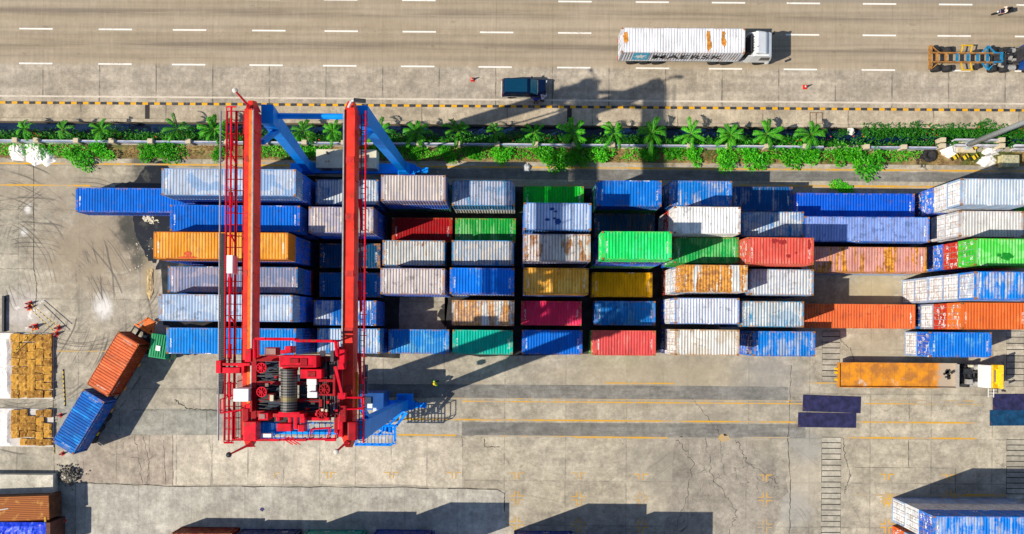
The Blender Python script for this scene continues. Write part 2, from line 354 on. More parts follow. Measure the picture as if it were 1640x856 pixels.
def along(u0, u1, v, w_, off=0.0):
    a, b = P(u0, v), P(u1, v); y_ = P((u0 + u1) / 2, v).y; return a.x, b.x, y_ - w_ / 2 + off, y_ + w_ / 2 + off
mb = MB()
lanes = ((26.72, (27, 154, 272, 396, 514, 639, 763, 889, 1015, 1132, 1252, 1377, 1498, 1622)), (30.3, (27, 154, 273, 400, 516, 641, 765, 890, 1015, 1135, 1255, 1378, 1498, 1622)), (33.55, (890, 1014, 1136, 1256, 1378, 1500, 1624, 640, 515, 390)))
for y_, us in lanes:
    for u in us:
        x0 = (u - U0) / 15.5; mb.disc_poly([(x0, y_ - .08), (x0 + 3.45, y_ - .08), (x0 + 3.45, y_ + .08), (x0, y_ + .08)], 0.012)
struct(mb.build('lane_markings', M['white_line']))
struct(MB().disc_poly([(-120, 23.25), (120, 23.25), (120, 23.43), (-120, 23.43)], 0.012).build('edge_marking', M['edge_line']))

# yard patches: sheets laid one above another
def patch(name, pts, m, z, wobble=0.0, seed=0, sub=6):
    q = [P(u, v) for u, v in pts]
    if wobble: q = wob(q, wobble, sub, seed)
    return struct(MB().disc_poly(q, z).build(name, M[m]))
patch('cream_paving', [(277, 697), (440, 698), (742, 702), (742, 782), (640, 776), (400, 776), (277, 777)], 'slab_cream', 0.004, .03, 1, 8)
patch('brown_paving', [(124, 697), (277, 697), (277, 777), (124, 772)], 'slab_pink', 0.004, .04, 2)
patch('grey_paving', [(122, 775), (280, 780), (640, 781), (808, 786), (808, 1100), (122, 1100)], 'slab_grey', 0.004, .03, 3, 10)
patch('green_paving', [(215, 655), (340, 655), (470, 657), (470, 695), (277, 697), (180, 697)], 'slab_green', 0.004, .03, 4)
patch('green_paving', [(90, 640), (150, 640), (210, 668), (180, 697), (95, 700)], 'slab_green', 0.0045, .05, 5)
patch('asphalt_band', [(560, 615), (1080, 618), (1262, 620), (1262, 642), (900, 640), (560, 636)], 'band', 0.004, .02, 6)
patch('asphalt_band', [(740, 676), (1290, 680), (1290, 702), (740, 698)], 'band', 0.004, .02, 7)
patch('concrete_band', [(640, 674), (739, 676), (739, 697), (640, 695)], 'slab_grey', 0.004, .02, 8)
patch('cracked_paving', [(1082, 703), (1185, 703), (1265, 760), (1240, 856), (1170, 900), (1060, 880)], 'cracked', 0.004, .35, 9, 8)
patch('dark_lane', [(640, 270), (1640, 278), (1640, 292), (1180, 290), (640, 286)], 'band', 0.0035, .03, 10)
patch('concrete_apron', [(88, 760), (122, 772), (122, 1000), (88, 1000)], 'slab_green', 0.0035, .04, 11)
# dark seams between pours
mb = MB(); r_ = random.Random(3)
def seam(pts, w_=0.05, amp=0.06, n=14):
    q = [P(u, v) for u, v in pts]; line = []
    for a, b in zip(q, q[1:]):
        for k in range(n): line.append(a.lerp(b, k / n) + Vector((r_.uniform(-amp, amp), r_.uniform(-amp, amp), 0)))
    line.append(q[-1])
    for a, b in zip(line, line[1:]):
        t = (b - a); t.z = 0
        if t.length < 1e-4: continue
        nn = Vector((-t.y, t.x, 0)).normalized() * w_ * r_.uniform(.4, 1.3) / 2
        mb.quad((a.x - nn.x, a.y - nn.y, .0085), (b.x - nn.x, b.y - nn.y, .0085), (b.x + nn.x, b.y + nn.y, .0085), (a.x + nn.x, a.y + nn.y, .0085))
seam([(122, 773), (200, 776), (278, 779), (460, 780), (640, 781), (795, 784), (808, 790), (808, 820)], .09, .05, 10)
seam([(277, 697), (277, 779)], .06, .03); seam([(54, 264), (54, 430), (59, 455), (56, 500)], .07, .05); seam([(740, 698), (740, 716)], .05, .03)
seam([(230, 700), (238, 740), (236, 776)], .05, .1); seam([(215, 700), (222, 730), (228, 776)], .04, .12); seam([(262, 705), (266, 776)], .05, .04)
seam([(280, 640), (300, 655), (350, 657), (430, 660)], .09, .1); seam([(1267, 585), (1262, 700), (1266, 780), (1264, 856)], .07, .07)
seam([(0, 431), (52, 431)], .04, .02); seam([(90, 551), (240, 553)], .03, .02); seam([(776, 703), (776, 716), (800, 716)], .07, .04); seam([(1110, 640), (1150, 690), (1160, 760)], .04, .15)
seam([(1085, 705), (1110, 740), (1100, 800), (1080, 850)], .05, .2); seam([(1180, 705), (1195, 740), (1240, 770)], .05, .2); seam([(1130, 705), (1140, 760), (1180, 820), (1170, 856)], .05, .22)
seam([(1456, 640), (1456, 672)], .05, .02); seam([(1455, 705), (1455, 750)], .05, .02); seam([(1530, 750), (1530, 800)], .05, .02); seam([(1370, 749), (1530, 750)], .03, .02)
seam([(335, 705), (340, 740), (337, 778)], .03, .05); seam([(85, 700), (85, 640), (87, 760)], .04, .02)
seam([(1340, 540), (1362, 560), (1368, 580)], .05, .1); seam([(1350, 700), (1353, 730), (1362, 760), (1352, 790)], .06, .1)
struct(mb.build('paving_seam', simple('seam dirt', (0.06, 0.052, 0.045, 1), .95)))
# slotted drain covers: a strip of concrete slats
def drain(u0, u1, v0, v1, n):
    m_ = MB(); a = P(u0, v0); b = P(u1, v1)
    m_.disc_poly([(a.x, b.y), (b.x, b.y), (b.x, a.y), (a.x, a.y)], 0.005, 1)
    step = (a.y - b.y) / n
    for k in range(n):
        y0 = b.y + k * step
        m_.rect(a.x + .03 + rnd.uniform(-.03, .03), b.x - .03 + rnd.uniform(-.03, .03), y0 + .03, y0 + step - .06, 0.006, 0.02 + rnd.uniform(0, .012))
    struct(m_.build('drain_cover', [M['slat'], simple('slot shadow', (0.03, 0.028, 0.025, 1), .95)]))
drain(1317, 1345, 530, 612, 9); drain(1316, 1346, 700, 862, 18); drain(1612, 1640, 530, 620, 9); drain(1612, 1642, 704, 800, 11)
# yellow lane lines and slot corner marks
mb = MB(); mw = MB()
def yl(u0, u1, v, w_=0.16, worn=False, z=0.013):
    x0, x1, y0, y1 = along(u0, u1, v, w_); (mw if worn else mb).disc_poly([(x0, y0), (x1, y0), (x1, y1), (x0, y1)], z - .001 if worn else z)
def ylh(x0, x1, y_, w_=.16, worn=False): (mw if worn else mb).disc_poly([(x0, y_ - w_ / 2), (x1, y_ - w_ / 2), (x1, y_ + w_ / 2), (x0, y_ + w_ / 2)], 0.0124 if worn else 0.0132)
ylh(-60, 60, 16.38, .18); ylh(-60, -40, 17.05, .1, True); ylh(-30, 30, 16.82, .12, True)
yl(-20, 145, 297, .17); yl(960, 1640, 298, .2); yl(1290, 1640, 303, .14, True); yl(680, 960, 296, .15, True)
yl(590, 780, 612, .10, True); yl(968, 1080, 614, .12); yl(1290, 1400, 614, .12)
yl(690, 1290, 640, .08, True); yl(740, 1300, 645, .12); yl(1390, 1560, 642, .10, True); yl(1384, 1465, 647, .12); yl(1465, 1580, 648, .1, True)
yl(636, 1275, 674, .16, False); yl(1370, 1565, 677, .16)
yl(636, 730, 697, .16); yl(760, 980, 699, .13, True); yl(920, 1070, 701, .17); yl(1190, 1265, 701, .12, True); yl(1355, 1565, 702, .17)
yl(90, 200, 563, .1, True); yl(560, 640, 696, .1, True); yl(375, 430, 673, .1, True); yl(1370, 1640, 794, .18, True); yl(1545, 1640, 793, .16)
def corner(u, v, arms):
    p = P(u, v)
    for dx, dy, ln in arms:
        if dx: mb.disc_poly([(p.x + min(0, dx * ln) + dy, p.y - .05 + 0), (p.x + max(0, dx * ln) + dy, p.y - .05), (p.x + max(0, dx * ln) + dy, p.y + .05), (p.x + min(0, dx * ln) + dy, p.y + .05)], 0.0135)
def tee(u, v, down=True, both=True, left=True):
    p = P(u, v)
    for s_ in ((-1, 1) if both else (1,)):
        x0, x1 = sorted((p.x + s_ * .13, p.x + s_ * .75)); mb.disc_poly([(x0, p.y - .05), (x1, p.y - .05), (x1, p.y + .05), (x0, p.y + .05)], .0135)
        x0, x1 = sorted((p.x + s_ * .13, p.x + s_ * .24)); mb.disc_poly([(x0, p.y - .62), (x1, p.y - .62), (x1, p.y - .05), (x0, p.y - .05)], .0135)
        if not down:
            mb.disc_poly([(x0, p.y + .3), (x1, p.y + .3), (x1, p.y + .85), (x0, p.y + .85)], .0135)
            a, b = sorted((p.x + s_ * .24, p.x + s_ * .75)); mb.disc_poly([(a, p.y + .3), (b, p.y + .3), (b, p.y + .4), (a, p.y + .4)], .0135)
for u, v in ((437, 757), (527, 757), (627, 757), (727, 757), (827, 758), (927, 758), (1027, 760), (1225, 761), (1421, 760), (1520, 761)): tee(u, v, True, u != 437)
for u, v in ((827, 800), (927, 801), (1027, 801), (1225, 802), (1421, 803), (1520, 797), (827, 841), (927, 843), (1027, 845), (1225, 845), (1421, 845)): tee(u, v, False)
struct(mb.build('yellow_marking', M['yellow_line'])); struct(mw.build('worn_marking', M['yellow_worn']))
mk = MB()
for u, v, r in ((1425, 797, .9), (1422, 801, .7), (1160, 702, .6)):
    p = P(u, v); mk.disc_poly(wob([(p.x + r * math.cos(a), p.y + r * .6 * math.sin(a)) for a in (0, 1, 2, 3, 4, 5)], .15, 3, u), .0146 + (u % 5) * .0004)
struct(mk.build('paint_spill', M['yellow_worn']))
# puddles
patch('puddle', [(212, 345), (275, 345), (300, 380), (262, 400), (250, 422), (238, 418), (228, 398), (220, 382), (215, 362)], 'puddle', 0.010, .10, 12, 5)
patch('puddle', [(218, 290), (232, 265), (262, 258), (270, 268), (300, 300), (180, 302), (190, 295)], 'puddle', 0.010, .12, 13, 5)
patch('puddle', [(255, 408), (300, 408), (300, 432), (250, 432)], 'puddle', 0.010, .1, 14, 4)
# ================================================================== CONTAINERS
def container_paint():
    g = G('container paint', 0.55, 0, 0.12); co = g.co(); x, y, z = g.xyz()
    seed = g.math('MULTIPLY', g.attr('seed'), 37.0)
    sh = g.add(co, g.vec(seed, g.math('MULTIPLY', seed, 1.7), seed))
    base = g.attr('color', 'Color'); fcol = g.attr('fadecol', 'Vector')
    fade = g.attr('fade'); rust = g.attr('rust'); patch_ = g.attr('patch'); L2 = g.attr('halflen')
    n1 = g.noise(g.scale(sh, (2.6, 0.32, 0.45)), 1.0, 5, 0.65)      # rib by rib bleaching
    n2 = g.noise(sh, 0.55, 4, 0.55)                                # broad patches
    n3 = g.noise(sh, 5.0, 6, 0.75)
    t = g.math('ADD', g.math('MULTIPLY', n1, 0.75), g.math('ADD', g.math('MULTIPLY', n2, 0.55), g.math('MULTIPLY', n3, 0.25)))
    thr = g.math('SUBTRACT', 1.02, g.math('MULTIPLY', fade, 0.50))
    m = g.ss(g.math('SUBTRACT', t, thr), -0.05, 0.09)
    # chalky paint survives on the crests, bare colour in the troughs
    cr = g.math('COSINE', g.math('MULTIPLY', x, 2 * math.pi / 0.2755))
    m = g.math('MULTIPLY', m, g.ss(cr, -0.6, 0.5, 0.42, 1.0))
    hue = g.ss(g.noise(g.scale(sh, (1.7, .5, .5)), 1.0, 3), .3, .7, .82, 1.12)
    c = g.mix(m, base, fcol); c = g.mix(1.0, c, g.vec(hue, hue, hue), 'MULTIPLY')
    # flat repaint / washed patch
    pm = g.ss(g.noise(g.scale(g.add(sh, (9, 4, 2)), (.5, .8, .8)), 1.0, 5, 0.5, .4), 0.50, 0.53)
    c = g.mix(g.math('MULTIPLY', pm, patch_), c, base)
    # rust streaks along the ribs + blooms
    r1 = g.noise(g.scale(g.add(sh, (3, 0, 5)), (2.2, 0.45, 0.6)), 1.0, 6, 0.7)
    r2 = g.noise(g.add(sh, (1, 8, 3)), 0.75, 4)
    rt = g.math('ADD', g.math('MULTIPLY', r1, 0.6), g.math('MULTIPLY', r2, 0.5))
    rm = g.ss(g.math('SUBTRACT', rt, g.math('SUBTRACT', 0.86, g.math('MULTIPLY', rust, 0.38))), -0.02, 0.05)
    rcol = g.mix(g.ss(n3, .35, .6), (0.42, 0.17, 0.035, 1), (0.15, 0.055, 0.02, 1))
    c = g.mix(g.math('MULTIPLY', rm, g.math('MINIMUM', g.math('MULTIPLY', rust, 3.0), 0.9)), c, rcol)
    bn = g.noise(g.scale(g.add(sh, (6, 1, 4)), (0.95, 0.10, 0.3)), 1.0, 3, 0.6); bd = g.noise(g.add(sh, (8, 8, 1)), 2.2, 6, .7)
    bm = g.ss(g.math('ADD', bn, g.math('MULTIPLY', g.math('SUBTRACT', bd, .5), .22)), .475, .505)
    c = g.mix(g.math('MULTIPLY', bm, g.attr('bars')), c, g.mix(g.ss(bd, .42, .6), (0.62, 0.27, 0.03, 1), (0.28, 0.11, 0.025, 1)))
    # rust along rails and seams
    ed = g.math('MAXIMUM', g.ss(g.math('ABSOLUTE', y), 1.0, 1.17), g.ss(g.math('SUBTRACT', L2, g.math('ABSOLUTE', x)), .45, .1))
    en = g.ss(g.noise(g.add(sh, (4, 14, 6)), 2.4, 5, .7), .47, .6)
    c = g.mix(g.math('MULTIPLY', g.math('MULTIPLY', ed, en), g.math('ADD', .25, g.math('MULTIPLY', rust, 1.6), clamp=True)), c, g.mix(n3, (0.20, 0.08, 0.02, 1), (0.62, 0.28, 0.06, 1)))
    # chipped spots and grime
    sp = g.ss(g.vor(g.scale(sh, (1, 1, 1)), 2.7), 0.05, 0.15, 1, 0)
    sp = g.math('MULTIPLY', sp, g.ss(g.noise(g.add(sh, (2, 2, 9)), .8, 3), 0.47, 0.57))
    c = g.mix(g.math('MULTIPLY', sp, 0.75), c, (0.05, 0.045, 0.045, 1))
    gr = g.ss(g.noise(g.add(sh, (12, 5, 1)), 1.3, 7, 0.7), 0.54, 0.74); c = g.mix(g.math('MULTIPLY', gr, g.math('ADD', 0.25, g.math('MULTIPLY', g.attr('seed'), 0.45))), c, (0.10, 0.085, 0.07, 1))
    dr = g.ss(g.noise(g.add(sh, (22, 15, 1)), 1.7, 4, 0.6), 0.60, 0.64); c = g.mix(g.math('MULTIPLY', dr, g.ss(g.attr('seed'), .45, .75, 0.0, 0.4)), c, g.mix(0.75, base, (0.02, 0.02, 0.025, 1)))
    # code strip near the ends of the roof
    ax = g.math('ABSOLUTE', x); inn = g.math('SUBTRACT', L2, ax)
    strip = g.math('MULTIPLY', g.ss(inn, .33, .35), g.ss(inn, .50, .52, 1, 0))
    strip = g.math('MULTIPLY', strip, g.ss(g.math('ABSOLUTE', g.math('ADD', y, 0.15)), 0.50, .54, 1, 0))
    strip = g.math('MULTIPLY', strip, g.math('GREATER_THAN', g.white(g.vec(g.math('FLOOR', g.math('MULTIPLY', x, 18)), g.math('FLOOR', g.math('MULTIPLY', y, 8.5)), seed)), 0.42))
    strip = g.math('MULTIPLY', strip, g.attr('code'))
    c = g.mix(g.math('MULTIPLY', strip, 0.75), c, (0.75, 0.75, 0.75, 1))
    # blocks of stencilled marks on doors and sides
    q1 = g.white(g.vec(g.math('FLOOR', g.math('MULTIPLY', x, 1.6)), g.math('ADD', seed, g.math('FLOOR', g.math('MULTIPLY', y, 2.9))), g.math('FLOOR', g.math('MULTIPLY', z, 4.2))))
    q2 = g.white(g.vec(g.math('FLOOR', g.math('MULTIPLY', x, 12)), g.math('FLOOR', g.math('MULTIPLY', y, 14)), g.math('FLOOR', g.math('MULTIPLY', z, 15))))
    mk = g.math('MULTIPLY', g.math('GREATER_THAN', q1, g.math('SUBTRACT', 1.0, g.math('MULTIPLY', g.attr('marks'), 0.55))), g.math('GREATER_THAN', q2, 0.52))
    c = g.mix(g.math('MULTIPLY', mk, 0.85), c, g.attr('markcol', 'Vector'))
    g.b.inputs['Roughness'].default_value = 0.48
    return g.out(c, g.ss(m, 0, 1, 0.55, 0.8))
M['paint'] = container_paint()
M['casting'] = simple('rusty casting', (0.30, 0.13, 0.04, 1), 0.8, 0, .4, 9)
M['bar'] = simple('galvanised bar', (0.42, 0.42, 0.43, 1), 0.5, 0.2)
W2 = 1.219
_cm = {}
def corrug(n_pitch, pitch, deep, x0):
    pts = []
    for k in range(n_pitch):
        a = x0 + k * pitch; pts += [(a, 0), (a + pitch * .27, 0), (a + pitch * .5, deep), (a + pitch * .77, deep)]
    pts.append((x0 + n_pitch * pitch, 0)); return pts
def cont_meshes(L, Hc):
    key = (L, Hc)
    if key in _cm: return _cm[key]
    hl = L / 2; mb = MB()
    for sx in (-1, 1):
        for sy in (-1, 1): mb.box((sx * (hl - .075), sy * (W2 - .075), Hc / 2), (.15, .15, Hc - .02))
    for sy in (-1, 1):
        mb.box((0, sy * (W2 - .055), .09), (L - .30, .11, .16)); mb.box((0, sy * (W2 - .035), Hc - .055), (L - .30, .07, .07))
    for sx in (-1, 1):
        mb.box((sx * (hl - .06), 0, .09), (.12, 2 * W2 - .30, .16)); mb.box((sx * (hl - .06), 0, Hc - .075), (.12, 2 * W2 - .30, .12))
    pit = .2755; n = int((L - .34) / pit); x0 = -n * pit / 2
    pr = corrug(n, pit, .036, x0)
    for sy in (-1, 1):
        vs_ = [(px, sy * (W2 - .004 - d_), zz) for zz in (.165, Hc - .088) for px, d_ in pr]; m_ = len(pr)
        mb.add(vs_, [(i, i + 1, m_ + i + 1, m_ + i) for i in range(m_ - 1)])
    n2_ = 8; p2 = corrug(n2_, pit, .036, -n2_ * pit / 2); m_ = len(p2)
    mb.add([(hl - .006 - d_, py, zz) for zz in (.165, Hc - .13) for py, d_ in p2], [(i, i + 1, m_ + i + 1, m_ + i) for i in range(m_ - 1)])
    mb.add([(-hl + .1, -W2 + .1, .165), (hl - .1, -W2 + .1, .165), (hl - .1, W2 - .1, .165), (-hl + .1, W2 - .1, .165)], [(0, 1, 2, 3)])
    body = mb.mesh('container_body', M['paint'])
    mb = MB(); m_ = len(pr)
    mb.add([(px, yy, Hc - .018 - d_ * 1.25) for yy in (-W2 + .07, W2 - .07) for px, d_ in pr], [(i, i + 1, m_ + i + 1, m_ + i) for i in range(m_ - 1)])
    for s_ in (-1, 1):
        a, b = sorted((s_ * (hl - .12), s_ * abs(x0))); mb.rect(a + .001, b - .001 if s_ > 0 else b, -W2 + .15, W2 - .15, Hc - .04, Hc - .014)
    roof = mb.mesh('container_roof', M['paint'])
    mb = MB()
    prof = [(0, -1.0)]; hz = Hc - .30
    for k in range(5):
        a = .06 + k * (hz - .1) / 5; st = (hz - .1) / 5
        prof += [(a, 0), (a + st * .12, .03), (a + st * .78, .03), (a + st * .9, 0)]
    door = []
    for side in (-1, 1):
        mb = MB(); y0, y1 = (-W2 + .155, -.006) if side < 0 else (.006, W2 - .155)
        zs = prof[1:]; m_ = len(zs)
        mb.add([(-hl + .045 + d_, yy, .17 + zz) for yy in (y0 + .04, y1 - .04) for zz, d_ in zs], [(i, i + 1, m_ + i + 1, m_ + i) for i in range(m_ - 1)])
        mb.rect(-hl + .035, -hl + .085, y0, y0 + .045, .172, Hc - .137); mb.rect(-hl + .035, -hl + .085, y1 - .045, y1, .172, Hc - .137)
        mb.rect(-hl + .035, -hl + .085, y0 + .045, y1 - .045, .172, .235); mb.rect(-hl + .035, -hl + .085, y0 + .045, y1 - .045, Hc - .21, Hc - .137)
        mb.rect(-hl + .07, -hl + .10, y0 + .05, y1 - .05, .24, Hc - .215)
        door.append(mb.mesh('container_door', M['paint']))
    bars = []
    for yb in (-.85, -.28, .28, .85):
        mb = MB(); mb.tube((-hl + .022, yb, .12), (-hl + .022, yb, Hc - .09), .019, 6)
        mb.rect(-hl + .006, -hl + .034, yb - .05, yb + .30 * (1 if yb < 0 else -1) if yb < 0 else yb + .05, .95, 1.0) if yb < 0 else mb.rect(-hl + .006, -hl + .034, yb - .30, yb + .05, .95, 1.0)
        bars.append(mb.mesh('locking_bar', M['bar']))
    cast = []
    for sx in (-1, 1):
        for sy in (-1, 1):
            cast.append(MB().box((sx * (hl - .088), sy * (W2 - .08), Hc - .057), (.182, .166, .118)).mesh('corner_casting', M['casting']))
    _cm[key] = (body, roof, door, bars, cast); return _cm[key]

N_CONT = [0]
def setp(o, st, marks=0.0, code=0.0, L=6.058):
    o.color = st['base']; o['fadecol'] = st['fadecol'][:3]; o['fade'] = st['fade']; o['rust'] = st['rust']; o['patch'] = st.get('patch', 0.0)
    o['seed'] = st['seed']; o['bars'] = st.get('bars', 0.0); o['marks'] = marks; o['markcol'] = st.get('markcol', (.8, .8, .8)); o['code'] = code; o['halflen'] = L / 2
def style(base, fadecol=None, fade=0.3, rust=0.1, patch=None, **kw):
    if base[2] > base[0] + 100 and base[2] > base[1] + 55:
        base = (max(0, base[0] - 4), min(255, base[1] + 8), min(255, base[2] + 14))
        if fadecol is None: fadecol = (60, 150, 240)
        elif fadecol[0] < 160: fadecol = (int(fadecol[0] * .7), min(255, fadecol[1] + 6), min(255, fadecol[2] + 16))
    b = C(*base); f = C(*(fadecol or tuple(min(255, int(x * .6 + 95)) for x in base)))
    if patch is None: patch = rnd.choice((0, .15, .35, .6)); rust = rust * rnd.uniform(.9, 1.7)
    d_ = dict(base=b, fadecol=f, fade=fade, rust=rust, patch=patch); d_.update(kw); return d_
def container(x, y, z, st, label, L=6.058, Hc=2.591, rz=0.0, group=None, top=True, doors=False, side=0.02, wallst=None):
    N_CONT[0] += 1; st = dict(st); st['seed'] = (N_CONT[0] * 0.61803) % 1.0
    body, roof, door, bars, cast = cont_meshes(L, Hc)
    t = thing('shipping_container', label, 'shipping container', (x, y, z), rz, group)
    ws = dict(wallst or st); ws['seed'] = st['seed']
    if wallst is None: ws['fade'] = min(st['fade'], .35) * .8; ws['rust'] = st['rust'] * .5; ws['base'] = st.get('wall', st['base'])
    o = link('body', body, t); setp(o, ws, side, 0, L)
    o = link('roof', roof, t); setp(o, st, 0, st.get('code', .8) if top else 0, L)
    for k in (0, 1):
        o = link('door', door[k], t); ds = dict(ws); ds['base'] = st.get('doorcol', ws['base']); ds['fade'] = st.get('doorfade', ws['fade'])
        ds['fadecol'] = st.get('doorcol', ws['fadecol']) if 'doorcol' in st else ws['fadecol']; setp(o, ds, .42 if doors else .2, 0, L)
        if doors:
            link('locking_bar', bars[2 * k], o); link('locking_bar', bars[2 * k + 1], o)
    if top:
        for c_ in cast: link('corner_casting', c_, t)
    return t

BLUE = (0, 112, 230); NAVY = (4, 62, 140); GREY = (150, 160, 175); REDB = (150, 40, 35); WHITE = (225, 228, 232); GREEN = (30, 170, 80); TEAL = (10, 150, 140); ORANGE = (225, 95, 40)
COLN = {'blue': BLUE, 'navy': NAVY, 'grey': GREY, 'brown red': REDB, 'white': WHITE, 'green': GREEN, 'teal': TEAL, 'orange': ORANGE, 'pale blue': (150, 180, 220), 'red': (200, 50, 45)}
PALE = (212, 216, 226); CREAM = (214, 200, 186); LILAC = (196, 184, 198)
NTH = {1: 'directly', 2: 'two places', 3: 'three places', 4: 'four places', 5: 'five places'}
L20, L40 = 6.058, 12.192
def stack(uL, uR, v0, v1, n, st, short, tiers, L=L20, hc=2.591, doors=False, jit=True, kind=''):
    """tiers: colours from the one under the top downwards. short: unique description of the top one"""
    Ht = n * hc; s_ = F / (H - Ht)
    vc = (v0 + v1) / 2 if v1 is not None else v0 + W2 * s_
    if v0 is None: vc = v1 - W2 * s_
    if uL is not None and uR is not None: uc = (uL + uR) / 2
    elif uL is not None: uc = uL + L / 2 * s_
    else: uc = uR - L / 2 * s_
    p = P(uc, vc, Ht); r_ = random.Random(int(uc * 7 + vc))
    STK.append((p.x, p.y, L, Ht, short))
    for k in range(n):
        top = k == n - 1
        jx, jy = (0, 0) if top else (r_.uniform(-.05, .05), r_.uniform(-.02, .02))
        if top: s2, lab = st, short
        else:
            cn = tiers[n - 2 - k] if n - 2 - k < len(tiers) else 'blue'
            s2 = style(COLN[cn], None, r_.uniform(.1, .45), r_.uniform(.05, .3))
            if cn in ('white', 'pale blue', 'grey'): s2['doorcol'] = C(225, 228, 235)
            lab = '%s container stacked %s below the %s' % (cn, NTH[n - 1 - k], kind or short)
        t_ = container(p.x + jx, p.y + jy, k * hc, s2, lab, L, hc, R(r_.uniform(-.15, .15)) if L < 7 else 0, 'containers stacked in the yard rows', top, doors, .02 if top else .03)
    return t_
STK = []
S = style
# ---- 40 ft bay under the west girder
stack(121, None, 302, 340, 1, S((7, 104, 208), (80, 135, 215), .22, .22), 'blue forty-foot container on the ground beside the oily puddle', [], L40)
stack(259, 473, 270.6, 313.8, 4, S((119, 165, 215), PALE, .95, .05), 'pale blue-white forty-foot container topping the stack nearest the planted strip under the crane', ['blue', 'blue', 'navy'], L40, kind='pale forty-foot container nearest the planted strip')
stack(272, 480, 328.7, 371, 3, S((7, 104, 212), (60, 120, 220), .2, .03), 'clean blue forty-foot container just above the yellow-orange one in the picture', ['navy', 'blue'], L40, kind='clean blue forty-foot top container')
stack(244, 463, 371.6, 416, 4, S((243, 158, 52), (252, 190, 105), .5, .12, wall=C(225, 130, 30), markcol=(.2, .03, .02)), 'yellow-orange forty-foot container with a red stain on its roof', ['blue', 'blue', 'navy'], L40, hc=2.62, kind='yellow-orange forty-foot container')
stack(268.6, 476.4, 427, 469.7, 3, S((43, 107, 165), LILAC, .9, .06), 'lilac-grey forty-foot container topping the stack beside the yellow-orange one', ['blue', 'brown red'], L40, kind='lilac-grey forty-foot container')
stack(253.7, 468.6, 472, 515, 4, S((134, 175, 222), (214, 220, 230), .95, .25), 'whitish blue ribbed forty-foot container between the lilac one and the truck lane one', ['blue', 'blue', 'navy'], L40, hc=2.5, kind='whitish blue ribbed forty-foot container')
stack(265, 475, 525.7, 567.7, 3, S((17, 130, 214), (120, 165, 220), .45, .12), 'blue forty-foot container edging the truck lane beside the green truck cab', ['blue', 'navy'], L40, kind='blue forty-foot container by the green cab')
# ---- bay B between the girders
stack(505, 606, 288, 328, 2, S((18, 112, 170), (220, 220, 218), .75, .08), 'white and blue container between the girders nearest the beige engine house', ['blue'], kind='white and blue container by the engine house')
stack(494, 598, 331.6, 373.6, 3, S((140, 145, 190), CREAM, .95, .06), 'cream ribbed container between the girders with a blue side', ['blue', 'blue'], kind='cream ribbed container between the girders')
stack(512.7, 608.5, 390.5, 429, 1, S((10, 77, 120), (150, 120, 80), .35, .45), 'low dark blue rusty container between the girders', [])
stack(512, 608, 437, 476, 1, S((10, 107, 165), (70, 125, 170), .25, .2), 'low blue container between the girders beside the rusty one', [])
stack(502, 602.7, 481.6, 521.4, 2, S((9, 104, 190), (225, 222, 215), .5, .05), 'half blue half white container between the girders', ['blue'], kind='half blue half white container between girders')
stack(509, 607, 527, 566, 2, S((27, 132, 200), (205, 212, 222), .6, .12), 'pale blue container between the girders edging the truck lane', ['blue'], kind='pale blue container between girders by the lane')
# ---- bay C
stack(610, 713.5, 281, 322, 3, S((150, 150, 180), (216, 202, 188), .95, .05), 'cream-lilac container topping the stack just east of the crane leg', ['blue', 'teal'], kind='cream-lilac container by the crane leg')
stack(629, 723, 350, 387, 1, S((165, 20, 26), (180, 45, 45), .2, .05), 'dark red container sunk in shade east of the crane', [])
stack(612, 713, 385, 426, 2, S((89, 140, 190), (220, 214, 202), .9, .4), 'white streaky container in front of the dark red one', ['navy'], kind='white streaky container by the dark red one')
stack(608.5, 713, 429.6, 472, 3, S((150, 150, 190), (214, 202, 190), .96, .3), 'lilac-cream rust-flecked container beside the empty shaded slot', ['blue', 'pale blue'], kind='lilac-cream container beside the empty slot')
stack(623, 718, 528.7, 566, 1, S((16, 122, 205), (150, 175, 210), .5, .2), 'blue streaky container on the ground behind the empty shaded slot', [])
# ---- bay D
stack(724, 824, 290, 329.5, 2, S((46, 132, 185), (190, 190, 205), .75, .1), 'blue-lilac weathered container with white ribbed side beside the bright green ones', ['white'], hc=2.8, kind='blue-lilac weathered container')
stack(731, 824, 351, 388, 1, S((28, 165, 65), (130, 205, 130), .45, .15), 'green container half in shade beside the dark red one', [])
stack(723, 824, 385, 426, 2, S((27, 132, 190), (212, 200, 184), .78, .1), 'cream container with blue paint patches at its middle', ['blue'], kind='cream container with blue paint patches')
stack(720, 824, 429, 471.7, 3, S((1, 110, 218), (110, 155, 215), .3, .1, patch=.8), 'vivid blue container beside the lilac-cream one and the orange one', ['white', 'blue'], kind='vivid blue container beside the orange one')
stack(723, 824, 481, 522, 2, S((170, 175, 180), (220, 218, 210), .8, .4, bars=.75), 'rust-streaked white container beside the empty shaded slot', ['brown red'], kind='rust-streaked white container')
stack(724, 822, 529, 567.7, 1, S((2, 185, 165), (60, 200, 185), .2, .03), 'turquoise container on the ground along the truck lane', [])
